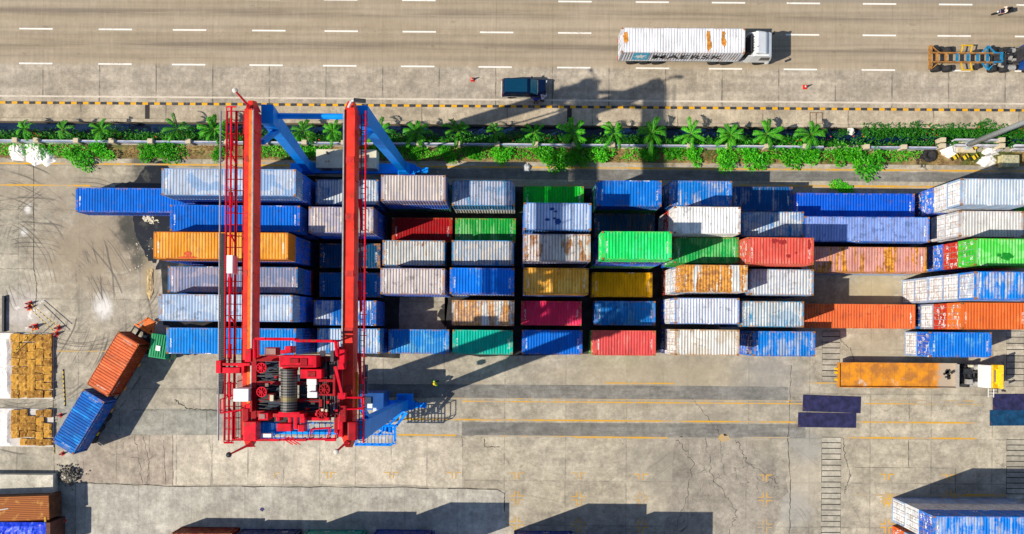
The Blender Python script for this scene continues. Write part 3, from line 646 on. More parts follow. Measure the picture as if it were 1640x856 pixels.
# ---- bay E
stack(838, 935, 298.5, None, 1, S((10, 205, 50), (50, 225, 90), .3, .03), 'low bright green container half hidden behind a pale blue one', [])
stack(838, 947.6, 325, 369, 4, S((90, 140, 208), (186, 200, 230), .92, .03, patch=0), 'light blue container with dark blotches on its roof', ['blue', 'blue', 'navy'], hc=2.85, kind='light blue blotched container')
stack(837.7, 946, 375, 419, 4, S((150, 160, 190), (220, 206, 196), .96, .42), 'cream container with orange rust tinge along its corners', ['navy', 'pale blue', 'blue'], hc=2.75, kind='cream container with orange rust tinge')
stack(838, 943, 429, 472, 3, S((255, 180, 62), (255, 205, 110), .5, .25), 'ochre yellow container speckled with rust in the middle of the yard', ['pale blue', 'blue'], hc=2.8, kind='ochre yellow speckled container')
stack(834.5, 931.5, 482, 522, 1, S((235, 50, 100), (240, 90, 125), .25, .1), 'crimson container in front of the ochre yellow one', [])
stack(835.6, 933, 529, 568, 1, S((5, 102, 205), (70, 125, 205), .3, .12), 'plain blue container between the turquoise and the salmon one', [])
# ---- bay F
stack(958, 1058.5, 290, 330, 3, S((10, 110, 205), (100, 145, 220), .35, .12), 'blue container with one big rectangular shadow on its roof near the dark lane', ['green', 'navy'], hc=2.45, kind='blue container with the rectangular shadow')
stack(951, 1050, 342.5, 381, 1, S((16, 107, 150), (120, 120, 120), .5, .4), 'dim blue and brown striped container sunk behind the tall bright green one', [])
stack(963.7, 1076, 371, 416, 5, S((25, 220, 105), (70, 240, 150), .4, .02), 'bright green container topping the tallest stack in the yard', ['navy', 'blue', 'green', 'navy'], hc=2.75, kind='tall bright green container')
stack(949, 1044, 436.6, 476, 1, S((255, 185, 4), (255, 195, 20), .3, .3), 'mustard yellow container with dark scrapes in shade of the tall green one', [])
stack(952.7, 1050, 482, 522, 1, S((10, 117, 205), (130, 165, 215), .45, .15), 'blue ribbed container with rusty corners in front of the mustard one', [])
stack(951, 1050, 530.5, 569, 2, S((222, 85, 85), (235, 130, 120), .35, .1), 'salmon red container along the truck lane', ['green'], hc=2.45, kind='salmon red container along the lane')
# ---- bay G (doors face west)
D = dict(doors=True)
stack(1072, 1172.7, 290, 330, 2, S((16, 117, 205), (185, 190, 205), .5, .25), 'blue streaky container beside the dark lane next to the white one', ['navy'], hc=2.7, kind='blue streaky container by the dark lane', **D)
stack(1080.5, 1185, 331, 375, 4, S((235, 235, 238), (246, 244, 244), .8, .05, doorcol=C(235, 235, 238)), 'plain white container topping a stack with a red door below', ['red', 'white', 'navy'], hc=2.6, kind='plain white top container', **D)
stack(1079, 1184, 380, 422.5, 3, S((20, 165, 80), (110, 200, 120), .55, .12), 'green container crossed by a diagonal shaft of sunlight', ['green', 'blue'], kind='green container with the diagonal sunlight', **D)
stack(1090.6, 1197.6, 425, 467.5, 4, S((195, 200, 205), (226, 226, 222), .85, .3, bars=.95, doorcol=C(230, 232, 235)), 'white container with broad orange rust bars on its roof', ['pale blue', 'white', 'brown red'], kind='white container with orange rust bars', **D)
stack(1081, 1184, 477, 520, 3, S((129, 160, 220), (222, 226, 234), .92, .08, doorcol=C(235, 238, 242)), 'white container with pale blue ribs and white doors', ['white', 'blue'], kind='white container with pale blue ribs', **D)
stack(1081, 1184, 528, 570, 3, S((190, 170, 140), (228, 228, 228), .8, .3, doorcol=C(235, 236, 240)), 'dirty white container with tan ribs along the truck lane', ['white', 'navy'], kind='dirty white container by the lane', **D)
# ---- bay H
stack(1173, 1269, 299.5, 338, 1, S((6, 80, 140), (165, 165, 185), .35, .15), 'dark blue container mostly in shade beside the dark lane', [], **D)
stack(1188, 1287, 339, 379.6, 2, S((21, 122, 190), (215, 215, 215), .68, .36), 'white and blue container with shadows crossing, behind the red one', ['navy'], kind='white and blue container behind the red one', **D)
stack(1197, 1303, 381, 423.5, 4, S((222, 88, 76), (235, 125, 110), .45, .1), 'red container with darker blotches topping a tall stack', ['brown red', 'navy', 'orange'], kind='red blotched container', **D)
stack(1199.5, 1304, 431, 473.7, 3, S((120, 160, 200), (224, 224, 224), .88, .34), 'white container with rusty streaks beside the empty bay', ['navy', 'blue'], kind='white container beside the empty bay', **D)
stack(1185, 1287.5, 483, 524, 3, S((27, 132, 180), (212, 214, 214), .75, .35), 'blue-white rusty container at the end of the red-orange forty-foot one', ['blue', 'navy'], hc=2.45, kind='blue-white rusty container by the red-orange one', **D)
stack(1206.5, 1305, 530.5, 571.5, 2, S((10, 117, 205), (165, 180, 205), .5, .2, doorcol=C(25, 70, 150)), 'blue container with a pair of blue doors nearest the slatted drain', ['blue'], kind='blue container nearest the slatted drain', **D)
# ---- bay I, 40 ft
stack(None, 1465, 309.5, 349, 1, S((0, 84, 205), (40, 100, 215), .3, .08), 'deep blue forty-foot container on the ground by the yellow line', [], L40, **D)
stack(None, 1489, 347.5, 387.5, 2, S((52, 105, 190), (165, 185, 245), .9, .08), 'periwinkle blue forty-foot container beside the deep blue one', ['navy'], L40, kind='periwinkle blue forty-foot container', **D)
stack(None, 1484, 396, 436, 2, S((205, 140, 130), (224, 168, 158), .6, .3, bars=1.0), 'pink and orange rust-striped forty-foot container', ['pale blue'], L40, hc=2.5, kind='pink rust-striped forty-foot container', **D)
stack(None, 1466, 487, 526.6, 1, S((228, 106, 58), (238, 128, 74), .4, .12), 'red-orange forty-foot container on the ground', [], L40, **D)
# ---- bay J, doors face west
stack(1540, 1644, 287, 329, 4, S((150, 180, 215), (212, 220, 228), .9, .12, doorcol=C(228, 232, 238)), 'pale silver-blue container topping the door stack nearest the light mast', ['white', 'blue', 'navy'], hc=2.45, kind='silver-blue container nearest the mast', **D)
stack(1536, 1640, 338, 380, 3, S((190, 190, 200), (222, 220, 220), .92, .2, doorcol=C(225, 230, 235)), 'white-grey container with a rust bar beside the silver-blue one', ['white', 'navy'], kind='white-grey container with a rust bar', **D)
stack(1561, 1668, 381.5, 427, 4, S((60, 205, 60), (140, 230, 135), .75, .06, doorcol=C(40, 205, 60)), 'light green container above red and blue doors', ['red', 'blue', 'grey'], hc=2.75, kind='light green container', **D)
stack(1562, 1672, 435, 481, 5, S((7, 122, 215), (195, 195, 200), .5, .12, doorcol=C(185, 200, 225)), 'blue and tan striped container above four pale doors', ['pale blue', 'pale blue', 'pale blue', 'pale blue'], hc=2.7, kind='blue and tan striped container', **D)
stack(1540, 1645, 485, 528, 4, S((225, 105, 45), (238, 130, 70), .4, .08, doorcol=C(230, 115, 50)), 'orange container above orange and red doors', ['red', 'grey', 'navy'], hc=2.5, kind='orange container with the red door', **D)
stack(1491, 1586, 533, 572, 2, S((1, 112, 215), (150, 175, 215), .4, .08, doorcol=C(25, 95, 205)), 'blue container with tan ribs by the yellow-cab truck', ['pale blue'], hc=2.5, kind='blue container by the yellow-cab truck', **D)
# east edge of the frame
stack(1650, None, 322, 362, 2, S((20, 190, 70), (80, 215, 110), .4, .05), 'green container cut by the picture edge beside the white-grey one', ['navy'], kind='green container cut by the picture edge')
stack(1652, None, 486, 528, 3, S((225, 105, 45), (238, 130, 70), .4, .15), 'orange container cut by the picture edge', ['brown red', 'navy'], kind='orange container cut by the edge')

def roof_mark(key, spots, mat_, name):
    t_ = [o for o in bpy.data.objects if o.get('label', '') == key][0]; z0 = t_.location.z; hc = max(c_.bound_box[1][2] for c_ in t_.children if c_.name.startswith('body')) + .01
    for i_, (u, v, ru, rv) in enumerate(spots):
        p = P(u, v, z0 + hc) - t_.location; s_ = F / (H - z0 - hc)
        q = wob([(p.x + ru / s_ * math.cos(a), p.y + rv / s_ * math.sin(a)) for a in (0, .8, 1.6, 2.4, 3.2, 4, 4.8, 5.6)], min(ru, rv) / s_ * .28, 3, int(u + v))
        MB().disc_poly(q, hc - .012).build(name, mat_, t_)
M['blotch'] = simple('dark blue blotch', C(25, 70, 150), .6, 0, .3, 4); M['redstain'] = simple('red paint stain', C(225, 85, 40), .6, 0, .4, 5); M['gblotch'] = simple('dark green blotch', C(20, 150, 40), .6, 0, .3, 4); M['rblotch'] = simple('dark red blotch', C(165, 45, 45), .6, 0, .3, 4)
roof_mark('light blue container with dark blotches on its roof', [(884, 335, 4, 3), (890, 339, 3, 2), (877, 352, 4, 2.5), (893, 355, 5, 5), (888, 350, 2.5, 2)], M['blotch'], 'paint_blotch')
roof_mark('yellow-orange forty-foot container with a red stain on its roof', [(301, 407, 6, 4), (300, 412.5, 17, 1.8)], M['redstain'], 'paint_stain')
roof_mark('light green container above red and blue doors', [(1613, 411, 10, 6), (1600, 409, 4, 3)], M['gblotch'], 'paint_blotch')
roof_mark('red container with darker blotches topping a tall stack', [(1241, 386, 6, 4), (1254, 388, 7, 3.5), (1263, 410, 4, 3), (1296, 392, 3, 8), (1275, 405, 2, 2)], M['rblotch'], 'paint_blotch')
# ---- containers at the foot of the frame: placed by the foot line of their north face
def foot(u0, v0, n, st, short, tiers, L=L20, hc=2.591, rz=0.0, kind='', doors=False, grp='containers stacked in the southern rows'):
    p = P(u0, v0); x = p.x + L / 2; y = p.y - W2
    STK.append((x, y, L, n * hc, short)); r_ = random.Random(int(u0))
    for k in range(n):
        top = k == n - 1
        if top: s2, lab = st, short
        else:
            cn = tiers[n - 2 - k]; s2 = style(COLN[cn], None, r_.uniform(.1, .3), r_.uniform(.05, .15))
            if cn in ('white', 'pale blue', 'grey'): s2['doorcol'] = C(225, 230, 238)
            lab = '%s container stacked %s below the %s' % (cn, NTH[n - 1 - k], kind or short)
        container(x, y, k * hc, s2, lab, L, hc, rz, grp, top, doors, .03)
foot(291, 844, 1, S((120, 25, 28), (140, 40, 40), .1, .08), 'dark red container end of the southern row nearest the round blue stain', [])
foot(390, 847, 1, S((3, 57, 110), (40, 70, 130), .1, .08), 'navy container in the southern row beside the dark red one', [])
foot(494, 848, 2, S((10, 120, 115), (40, 140, 130), .1, .08), 'teal container in the southern row', ['teal'], kind='southern teal container')
foot(603, 848, 3, S((3, 72, 150), (40, 80, 160), .1, .08), 'blue container ending the southern row beside the teal one', ['blue', 'navy'], kind='southern blue container beside teal')
foot(823, 850, 3, S((3, 67, 140), (40, 80, 160), .1, .08), 'blue container standing apart in the southern row', ['blue', 'navy'], kind='southern blue container standing apart')
foot(929, 863, 3, S((150, 40, 40), (160, 60, 60), .1, .08), 'red container just outside the lower picture edge', ['navy', 'blue'], kind='red container outside the lower edge')
foot(1429, 797, 3, S((7, 117, 215), (200, 205, 215), .5, .15, doorcol=C(25, 100, 210)), 'blue tan-streaked forty-foot container at the lower corner of the yard', ['white', 'pale blue'], L40, hc=2.8, kind='blue tan-streaked forty-foot corner container', doors=True)
foot(1429, 842, 2, S((150, 175, 215), (200, 210, 225), .6, .1, doorcol=C(185, 200, 225)), 'pale blue forty-foot container behind the corner stack', ['orange'], L40, kind='pale blue container behind the corner stack', doors=True)
if DEBUG:
    for i in range(len(STK)):
        for j in range(i):
            a, b = STK[i], STK[j]
            ox = (a[2] + b[2]) / 2 - abs(a[0] - b[0]); oy = 2.438 - abs(a[1] - b[1])
            if ox > 0 and oy > 0: print('CLASH', round(ox, 2), round(oy, 2), a[4], '|', b[4])
# ================================================================== GANTRY CRANE
M['red'] = simple('crane red paint', C(232, 18, 48), 0.42, 0, .3, 1.6, .35)
M['dred'] = simple('dull crane red', C(170, 14, 32), 0.5, 0, .25, 2.0, .3)
M['cblue'] = simple('crane blue paint', (0.0, 0.25, 0.85, 1), 0.5, 0, .14, 1.0, .05)
M['steel'] = simple('worn rail steel', (0.55, 0.5, 0.47, 1), 0.35, .6)
M['railbed'] = simple('rusty orange rail bed', C(250, 118, 28), 0.6, 0, .3, 2.5, .3)
M['girder'] = simple('sun bleached red girder', C(248, 62, 48), 0.45, 0, .3, .9, .3)
M['girder2'] = simple('red splice plate', C(215, 48, 44), .5, 0, .35, 3, .4)
M['dark'] = simple('dark greasy steel', (0.025, 0.027, 0.032, 1), 0.5, 0, .4, 3)
M['deck'] = simple('blue black deck plate', (0.02, 0.04, 0.075, 1), 0.6, 0, .4, 1.5)
M['greylid'] = simple('dull grey red lid', C(165, 128, 120), 0.6, 0, .2, 2)
M['wcab'] = simple('white cabinet paint', C(248, 248, 250), 0.5, 0, .06, 2)
M['beige'] = simple('beige sheet roof', C(222, 216, 190), 0.6, 0, .12, 1, .1)
M['rubber'] = simple('tyre rubber', (0.022, 0.022, 0.024, 1), 0.8, 0, .4, 4)
M['chain'] = simple('cable chain plastic', (0.02, 0.022, 0.03, 1), 0.5)
M['lamp'] = simple('lamp housing', C(235, 225, 215), 0.4)
M['yel'] = simple('yellow paint', C(240, 190, 20), 0.5, 0, .2, 3, .2)
for k_ in ('red', 'cblue', 'girder', 'dred'): M[k_].node_tree.nodes['Principled BSDF'].inputs['Specular IOR Level'].default_value = .15
g = G('wire rope drum', 0.45, .2); x, y, z = g.xyz()
bnd = g.math('SINE', g.math('MULTIPLY', y, 34.0)); b2 = g.noise(g.vec(0.0, y, 0.0), 1.3, 3)
cc = g.mix(g.ss(bnd, -.4, .6), (0.02, 0.02, 0.024, 1), (0.11, 0.105, 0.10, 1))
cc = g.mix(g.math('MULTIPLY', g.ss(b2, .52, .6), .55), cc, (0.24, 0.18, 0.05, 1)); M['drum'] = g.out(cc)

TOP = 27.2
cx = P(470, 522, 0).x
crane = thing('gantry_crane', 'red and blue rubber tyred gantry crane spanning the container rows and the truck lane', 'crane', (0, 0, 0))
# girders
def girder(uL, uR, rail_side):
    a = P(uL, 400, TOP).x; b = P(uR, 400, TOP).x; xc = (a + b) / 2; wd = b - a
    y1 = P(402, 163, TOP).y; y0 = P(402, 712, TOP).y; m_ = MB()
    m_.rect(xc - wd / 2, xc + wd / 2, y0 + .5, y1 - .5, TOP - 1.75, TOP - .04)
    # noses
    for s_, ye in ((1, y1 - .5), (-1, y0 + .5)):
        m_.beam((xc, ye + s_ * .002, TOP - .9), (xc, ye + s_ * .75, TOP - .75), (wd, 1.7), (wd * .45, .9))
    for k in range(7):
        yy = y0 + 2 + k * (y1 - y0 - 4) / 6; m_.rect(xc + wd / 2, xc + wd / 2 + .05, yy - .04, yy + .04, TOP - 1.6, TOP - .15)
    go = m_.build('girder', M['girder'], crane)
    for k in range(1, 6):
        yy = y0 + k * (y1 - y0) / 6; MB().rect(xc - wd / 2 + .03, xc - .02 if rail_side > 0 else xc + wd / 2 - .03, yy - .22, yy + .22, TOP - .038, TOP - .012).build('splice_plate', M['girder2'], go)
    xb = (xc + .20 * wd, xc + .44 * wd) if rail_side > 0 else (xc - .44 * wd, xc - .25 * wd)
    if rail_side > 0: MB().rect(xc + .0 * wd, xc + .40 * wd, y0 + .6, y1 - .6, TOP - .038, TOP - .02).build('rail_bed', M['railbed'], go)
    xr = xc + wd * .46 * rail_side
    MB().rect(xr - .045, xr + .045, y0 + .55, y1 - .55, TOP - .037, TOP + .10).build('rail', M['steel'], go)
    return xc, wd, y0, y1
gW = girder(389.5, 404.5, 1); gE = girder(548.5, 566.5, -1)
xW, xE = gW[0], gE[0]; yS_, yN_ = gW[2], gW[3]
# legs, sills, struts
yN, yS = 15.75, -8.1
baseW, baseE = xW - 2.7, xE + .35
leg_off = .55
for yy, ytop, s_ in ((yN, yN - .55, 1), (yS, yS + .45, -1)):
    for xt, xb, e in ((xW + .75, baseW + .5, -1), (xE + .55, baseE + .1, 1)):
        m_ = MB(); m_.beam((xb, yy, 2.0), (xt, ytop, TOP - 1.76), (.7, .85), (.85, 1.35), (1, 0, 0)); lg = m_.build('leg', M['cblue'], crane)
        m2 = MB(); m2.beam((xb, yy - .02, 1.9), (xb + (xt - xb) * .06, yy - .02, 3.4), (1.3, 1.2), (.8, 1.0), (1, 0, 0)); m2.build('leg_foot', M['cblue'], lg)
    m_ = MB(); m_.rect(baseW - 1.3, baseE + 1.3, yy - .42, yy + .42, 1.15, 2.0)
    m_.rect(baseW - 1.2, baseE + 1.2, yy - .5, yy + .5, 2.002, 2.05); m_.build('sill_beam', M['cblue'], crane, .03)
    zt = TOP - 4.0
    m_ = MB(); m_.tube((xW + .7, ytop + s_ * .42, zt), (xE + .5, ytop + s_ * .42, zt), .22, 10); m_.build('tie_beam', M['cblue'], crane)
    for bx in (baseW + .1, baseE - .1):
        m_ = MB(); m_.rect(bx - 1.15, bx + 1.15, yy - .3, yy + .3, .75, 1.145); m_.rect(bx - .25, bx + .25, yy - .42, yy + .42, .5, .9)
        bo = m_.build('bogie', M['cblue'], crane, .02)
        for wx in (-.85, .85):
            wm = MB().lathe([(.42, -.24), (.68, -.24), (.72, -.15), (.72, .15), (.68, .24), (.42, .24)], 20, 0, 'Y').build('wheel', M['rubber'], bo, loc=(bx + wx, yy, .72))
    # drive motor and housings outside the east bogie
    xm = baseE + 1.31
    m_ = MB(); m_.rect(xm, xm + .35, yy - .35, yy + .25, 1.0, 1.9); m_.tube((xm + .352, yy - .05, 1.45), (xm + .85, yy - .05, 1.45), .27, 12); m_.rect(xm + .86, xm + 1.2, yy - .32, yy + .22, 1.1, 1.75)
    m_.build('drive_motor', M['cblue'], crane, .03)
    m_ = MB(); q = [(baseE - .3, yy - s_ * .45, 2.3), (baseE - .3, yy - s_ * 1.15, 2.3), (baseE + 1.2, yy - s_ * 1.15, 2.3), (baseE + 1.2, yy - s_ * .45, 2.3)]
    for zz in (2.3, 3.1):
        for a, b in zip(q, q[1:]): m_.tube((a[0], a[1], zz), (b[0], b[1], zz), .045, 5)
    for a in q: m_.tube((a[0], a[1], 2.1), (a[0], a[1], 3.1), .04, 5)
    m_.rect(baseE - .3, baseE + 1.2, min(q[0][1], q[1][1]), max(q[0][1], q[1][1]), 2.06, 2.1); m_.build('service_step', M['cblue'], crane)
# knee braces under girders
for xg, xb in ((xW + .2, baseW), (xE + .2, baseE)):
    for yy, s_ in ((yN, -1), (yS, 1)):
        m_ = MB(); m_.beam((xg + .45, yy + s_ * .9, TOP - 5.0), (xg + .2, yy + s_ * 2.6, TOP - 1.76), (.35, .35), (.35, .35)); m_.build('brace', M['cblue'], crane)
# engine house on the north sill and the electric house on the south sill
def pbox(m_, u0, u1, v0, v1, z0, z1, mi=0):
    a = P(u0, v1, z1); b = P(u1, v0, z1); m_.rect(a.x, b.x, a.y, b.y, z0, z1, mi); return (a.x, b.x, a.y, b.y)
m_ = MB(); bb = pbox(m_, 506, 603, 240, 269, 1.9, 3.6); eh = m_.build('engine_house', M['beige'], crane, .03)
m_ = MB(); m_.rect(bb[0] + .4, bb[0] + 1.4, bb[2] - .03, bb[2] - .002, 2.2, 3.3); m_.build('house_door', M['greylid'], eh)
m_ = MB(); m_.box((bb[0] + 4.6, (bb[2] + bb[3]) / 2, 3.72), (.9, .7, .22)); m_.build('roof_vent', M['greylid'], eh)
m_ = MB(); m_.tube((bb[0] + 1.2, bb[3] - .4, 3.6), (bb[0] + 1.2, bb[3] - .4, 4.2), .1, 8); m_.build('exhaust', M['greylid'], eh)
m_ = MB(); m_.rect(bb[0] - .2, bb[1] + .2, bb[2] + .1, yN + .43, 1.6, 1.88); m_.build('house_support', M['cblue'], crane)

# stair platform outside the south-east leg
zp = 4.5
a, b = P(572, 711, zp), P(634, 681, zp); m_ = MB(); x0, x1, y0, y1 = a.x, b.x, a.y, b.y
for k in range(12):
    xx = x0 + (x1 - x0) * k / 11; m_.rect(xx - .03, xx + .03, y0, y1, zp - .08, zp)
for yy in (y0, (y0 + y1) / 2, y1): m_.rect(x0, x1, yy - .05, yy + .05, zp - .2, zp - .082)
m_.beam((xE + .9, yS - .3, zp - .3), (x0 + 2, y0 + .8, zp - .3), (.3, .3), (.2, .2)); m_.beam((xE + 1.2, yS - .5, zp - .3), (x1 - .3, y1 - .5, zp - .3), (.3, .3), (.2, .2))
pf = m_.build('stair_platform', M['cblue'], crane); m_ = MB()
ring = [(x0, y1), (x0, y0), (x1 - .3, y0 + .0), (x1, y0 + .4), (x1, y1), (x0 + 1.6, y1)]
for zz in (zp + .55, zp + 1.1):
    for p_, q_ in zip(ring, ring[1:]): m_.tube((*p_, zz), (*q_, zz), .045, 5)
for p_ in ring: m_.tube((*p_, zp - .1), (*p_, zp + 1.1), .045, 5)
for k in range(1, 5): m_.tube((x0 + (x1 - x0) * k / 5, y0, zp), (x0 + (x1 - x0) * k / 5, y0, zp + 1.1), .035, 5)
m_.build('handrail', M['cblue'], pf)
m_ = MB()                                     # zigzag stair flights up the leg
for z0_, z1_, xa, xb_ in ((.05, 4.4, x0 + .4, x1 - .4),):
    for yy in (y1 - .75, y1 - .15): m_.beam((xa, yy, z0_), (xb_, yy, z1_), (.06, .2), (.06, .2), (0, 1, 0))
    for k in range(14):
        t = (k + .5) / 14; m_.rect(xa + (xb_ - xa) * t - .12, xa + (xb_ - xa) * t + .12, y1 - .72, y1 - .18, z0_ + (z1_ - z0_) * t - .02, z0_ + (z1_ - z0_) * t + .02)
m_.build('stair_flight', M['cblue'], crane)
m_ = MB(); m_.rect(baseW + 1.4, baseE - 1.2, yS - .1, yS + 1.5, 2.06, 5.6); sh = m_.build('switch_house', simple('navy switch house', (0.0, .06, .24, 1), .6, 0, .2, 1), crane, .04)
m_ = MB()
for k in range(5): m_.rect(baseW + 2 + k * 1.3, baseW + 2.9 + k * 1.3, yS - .13, yS - .103, 2.4, 4.9)
for k in range(4): m_.rect(baseW + 2 + k * 1.6, baseW + 2.9 + k * 1.6, yS + .3, yS + 1.1, 5.603, 5.75)
m_.build('house_door', M['deck'], sh)
p = P(600, 662, 12); m_ = MB(); m_.beam(P(600, 654, 12.6), P(600, 670, 10.6), (.3, .06), (.3, .06)); m_.build('number_plate', M['wcab'], crane)
p = P(592.5, 650.5, 10); m_ = MB(); m_.rect(p.x - .22, p.x + .22, p.y - .2, p.y + .2, 9.6, 10.1); m_.build('junction_box', M['wcab'], crane)

# walkways along both girders
zw = TOP - 1.1
ya, yb = P(380, 706, zw).y, P(380, 178, zw).y
def X(u, z=zw): return P(u, 420, z).x
m_ = MB()
for u, wd in ((361, .05), (389, .06)): m_.rect(X(u) - wd, X(u) + wd, ya, yb, zw - .18, zw)
n_ = 29
for k in range(n_ + 1):
    yy = ya + (yb - ya) * k / n_; m_.rect(X(361) + .06, X(389) - .07, yy - .03, yy + .03, zw - .12, zw - .04)
m_.rect(X(376.5) - .07, X(377.5) + .07, ya, yb, zw - .02, zw + .03)
wk = m_.build('walkway', M['dred'], crane)
m_ = MB()
for u, z_ in ((361, zw + 1.1), (361, zw + .55), (368.5, zw + 1.1), (368.5, zw + .5)):
    m_.tube((X(u, z_), ya, z_), (X(u, z_), yb, z_), .04 if u == 361 else .075, 6)
for k in range(0, n_ + 1, 2):
    yy = ya + (yb - ya) * k / n_
    for u in (361, 368.5): m_.tube((X(u, zw + 1.1), yy, zw), (X(u, zw + 1.1), yy, zw + 1.1), .03, 5)
for k in (3, 11, 18, 25): yy = ya + (yb - ya) * k / n_; m_.tube((X(369, zw + 1.1), yy, zw + 1.1), (X(378), yy - .6, zw + .1), .06, 6)
m_.tube((X(361, zw + 1.1), yb, zw + 1.1), (X(385), yb, zw + 1.1), .06, 6); m_.tube((X(361, zw + 1.1), ya, zw + 1.1), (X(385), ya, zw + 1.1), .06, 6)
for v in (230, 320, 455, 560, 620): yy = P(0, v, zw).y; m_.box((X(369, zw + .8), yy, zw + .8), (.22, 1.1, .3))
m_.build('handrail', M['red'], wk)
m_ = MB(); m_.rect(X(351.2), X(352.3), ya, yb, zw - .1, zw + .12); m_.build('cable_tray', simple('grey tray', (.34, .33, .36, 1), .5, .3), crane)
m_ = MB(); y0, y1 = P(0, 606, zw).y, P(0, 372, zw).y; nk = 64
for k in range(nk):
    yy = y0 + (y1 - y0) * (k + .5) / nk; m_.rect(X(352.5, zw + .42), X(360, zw + .42), yy - .05, yy + .05, zw + .15, zw + .42)
m_.rect(X(353.5, zw + .4), X(359, zw + .4), y0, y1, zw + .16, zw + .36)
y0, y1 = P(0, 629, zw).y, P(0, 607, zw).y
for k in range(8): yy = y0 + (y1 - y0) * (k + .5) / 8; m_.rect(X(349.5 + k * .25), X(358.5 + k * .2), yy - .05, yy + .05, zw - .35, zw + .1)
m_.build('cable_chain', M['chain'], crane)
m_ = MB(); pbox(m_, 362.5, 372.5, 409, 438, zw + .1, zw + 1.2); m_.build('control_box', M['wcab'], crane, .02)
# east walkway, a ladder like cat walk
ya, yb = P(580, 706, zw).y, P(580, 184, zw).y; m_ = MB()
for u in (577, 584.5): m_.rect(X(u) - .035, X(u) + .035, ya, yb, zw - .12, zw)
n_ = 62
for k in range(n_ + 1): yy = ya + (yb - ya) * k / n_; m_.rect(X(577) + .036, X(584.5) - .036, yy - .025, yy + .025, zw - .1, zw - .03)
we = m_.build('walkway', M['dred'], crane); m_ = MB()
for z_ in (zw + .55, zw + 1.1): m_.tube((X(584, z_), ya, z_), (X(584, z_), yb, z_), .05, 6)
for k in range(0, n_ + 1, 4): yy = ya + (yb - ya) * k / n_; m_.tube((X(584, zw + 1.1), yy, zw), (X(584, zw + 1.1), yy, zw + 1.1), .035, 5)
for v in (345, 475, 590): yy = P(0, v, zw).y; m_.beam((X(578), yy + 1.3, zw + .4), (X(581), yy - .9, zw + .4), (.3, .12), (.12, .12))
m_.build('handrail', M['red'], we)
m_ = MB(); m_.rect(X(571), X(574), P(0, 650, zw).y, P(0, 592, zw).y, zw - .3, zw - .1); m_.build('cable_tray', M['yel'], crane)
# floodlight arms at the girder ends
for (u0, v0, u1, v1), mat_ in (((400, 172, 376, 145), 0), ((404, 710, 366, 729), 1), ((556, 708, 538, 724), 0)):
    m_ = MB(); a, b = P(u0, v0, TOP + .2), P(u1, v1, TOP + .5); m_.tube(a, b, .1, 6, 0, .06); m_.tube(P(u0, v0, TOP - .1), a + Vector((0, 0, .3)), .14, 6); q = a.lerp(b, .3)
    m_.tube(a + Vector((.25, -.2, .1)), q, .05, 5); ar = m_.build('lamp_arm', M['dred'], crane); m2 = MB(); m2.lathe([(.07, .12), (.17, .06), (.2, -.1), (.12, -.14)], 10, 0, 'Z', b); m2.build('floodlight', M['lamp'] if not mat_ else M['dark'], ar)

m_ = MB(); a_, b_, c_ = P(558, 172, TOP), P(563, 162, TOP + .6), P(569, 161, TOP + .8); m_.tube(a_, b_, .09, 8); m_.tube(b_, c_, .07, 8); M['galv'] = simple('galvanised mast', (.50, .54, .56, 1), .5, .3, .1, 1); ar = m_.build('lamp_arm', M['galv'], crane)
m_ = MB(); m_.box(P(576, 161.5, TOP + .8), (.85, .3, .16), R(-4)); m_.build('floodlight', M['dark'], ar, .05)
m_ = MB(); m_.tube(P(566, 175, TOP - 1.5), P(628, 250, 2.6), .08, 8); m_.build('conduit', M['galv'], crane)
# ---- trolley
zf = TOP + .12
m_ = MB()
for u0, u1, v0, v1 in ((402, 411, 558, 706), (535, 546, 556, 694), (411.2, 534.8, 571, 579), (411.2, 534.8, 659, 668), (411.2, 534.8, 612, 617), (411.2, 534.8, 640, 644)): pbox(m_, u0, u1, v0, v1, zf - .15, zf + .5)
tr = m_.build('trolley', M['dred'], crane, .02)
def part(name, rects, mat_, bevel=.03):
    for r_ in rects:
        mm = MB(); pbox(mm, *r_); o = mm.build(name, M[mat_], tr, bevel)
    return o
part('deck_plate', [(411.5, 446, 579.5, 611.5, zf - .1, zf + .02), (480, 534, 579.5, 611.5, zf - .1, zf + .02), (411.5, 447, 617.5, 639.5, zf - .1, zf + .02), (479, 534, 617.5, 639.5, zf - .1, zf + .02), (411.5, 534, 644.5, 658.5, zf - .1, zf + .02)], 'deck', 0)
part('deck_plate', [(414, 470, 668.5, 676, zf - .1, zf), (500, 530, 668.5, 673, zf - .1, zf)], 'dark', 0)
part('machinery_cabinet', [(447, 507, 570, 588.5, zf + .5, zf + 2.1)], 'red')
part('cabinet_lid', [(464, 478, 574.5, 582, zf + 2.102, zf + 2.2), (481, 492, 574.5, 585, zf + 2.102, zf + 2.16), (450, 500, 585.5, 587.5, zf + 2.102, zf + 2.13)], 'dred', .01)
part('gearbox', [(481, 515, 592, 606.5, zf + .4, zf + 1.7)], 'red')
part('cabinet_lid', [(492, 505, 595, 604, zf + 1.702, zf + 1.76)], 'dred', .01)
part('motor_hood', [(424, 443, 557, 569.5, zf + .3, zf + 1.3)], 'dred'); part('cabinet_lid', [(425.5, 441.5, 558.5, 568, zf + 1.302, zf + 1.36)], 'greylid', .01)
part('motor_hood', [(456, 466, 555, 566, zf + .3, zf + 1.6), (449, 456, 561, 567, zf + .3, zf + 1.2)], 'red')
part('motor_hood', [(413.5, 429.5, 662, 673.5, zf + .5, zf + 1.5)], 'red'); part('cabinet_lid', [(415, 424, 663.5, 671, zf + 1.502, zf + 1.55)], 'greylid', .01)
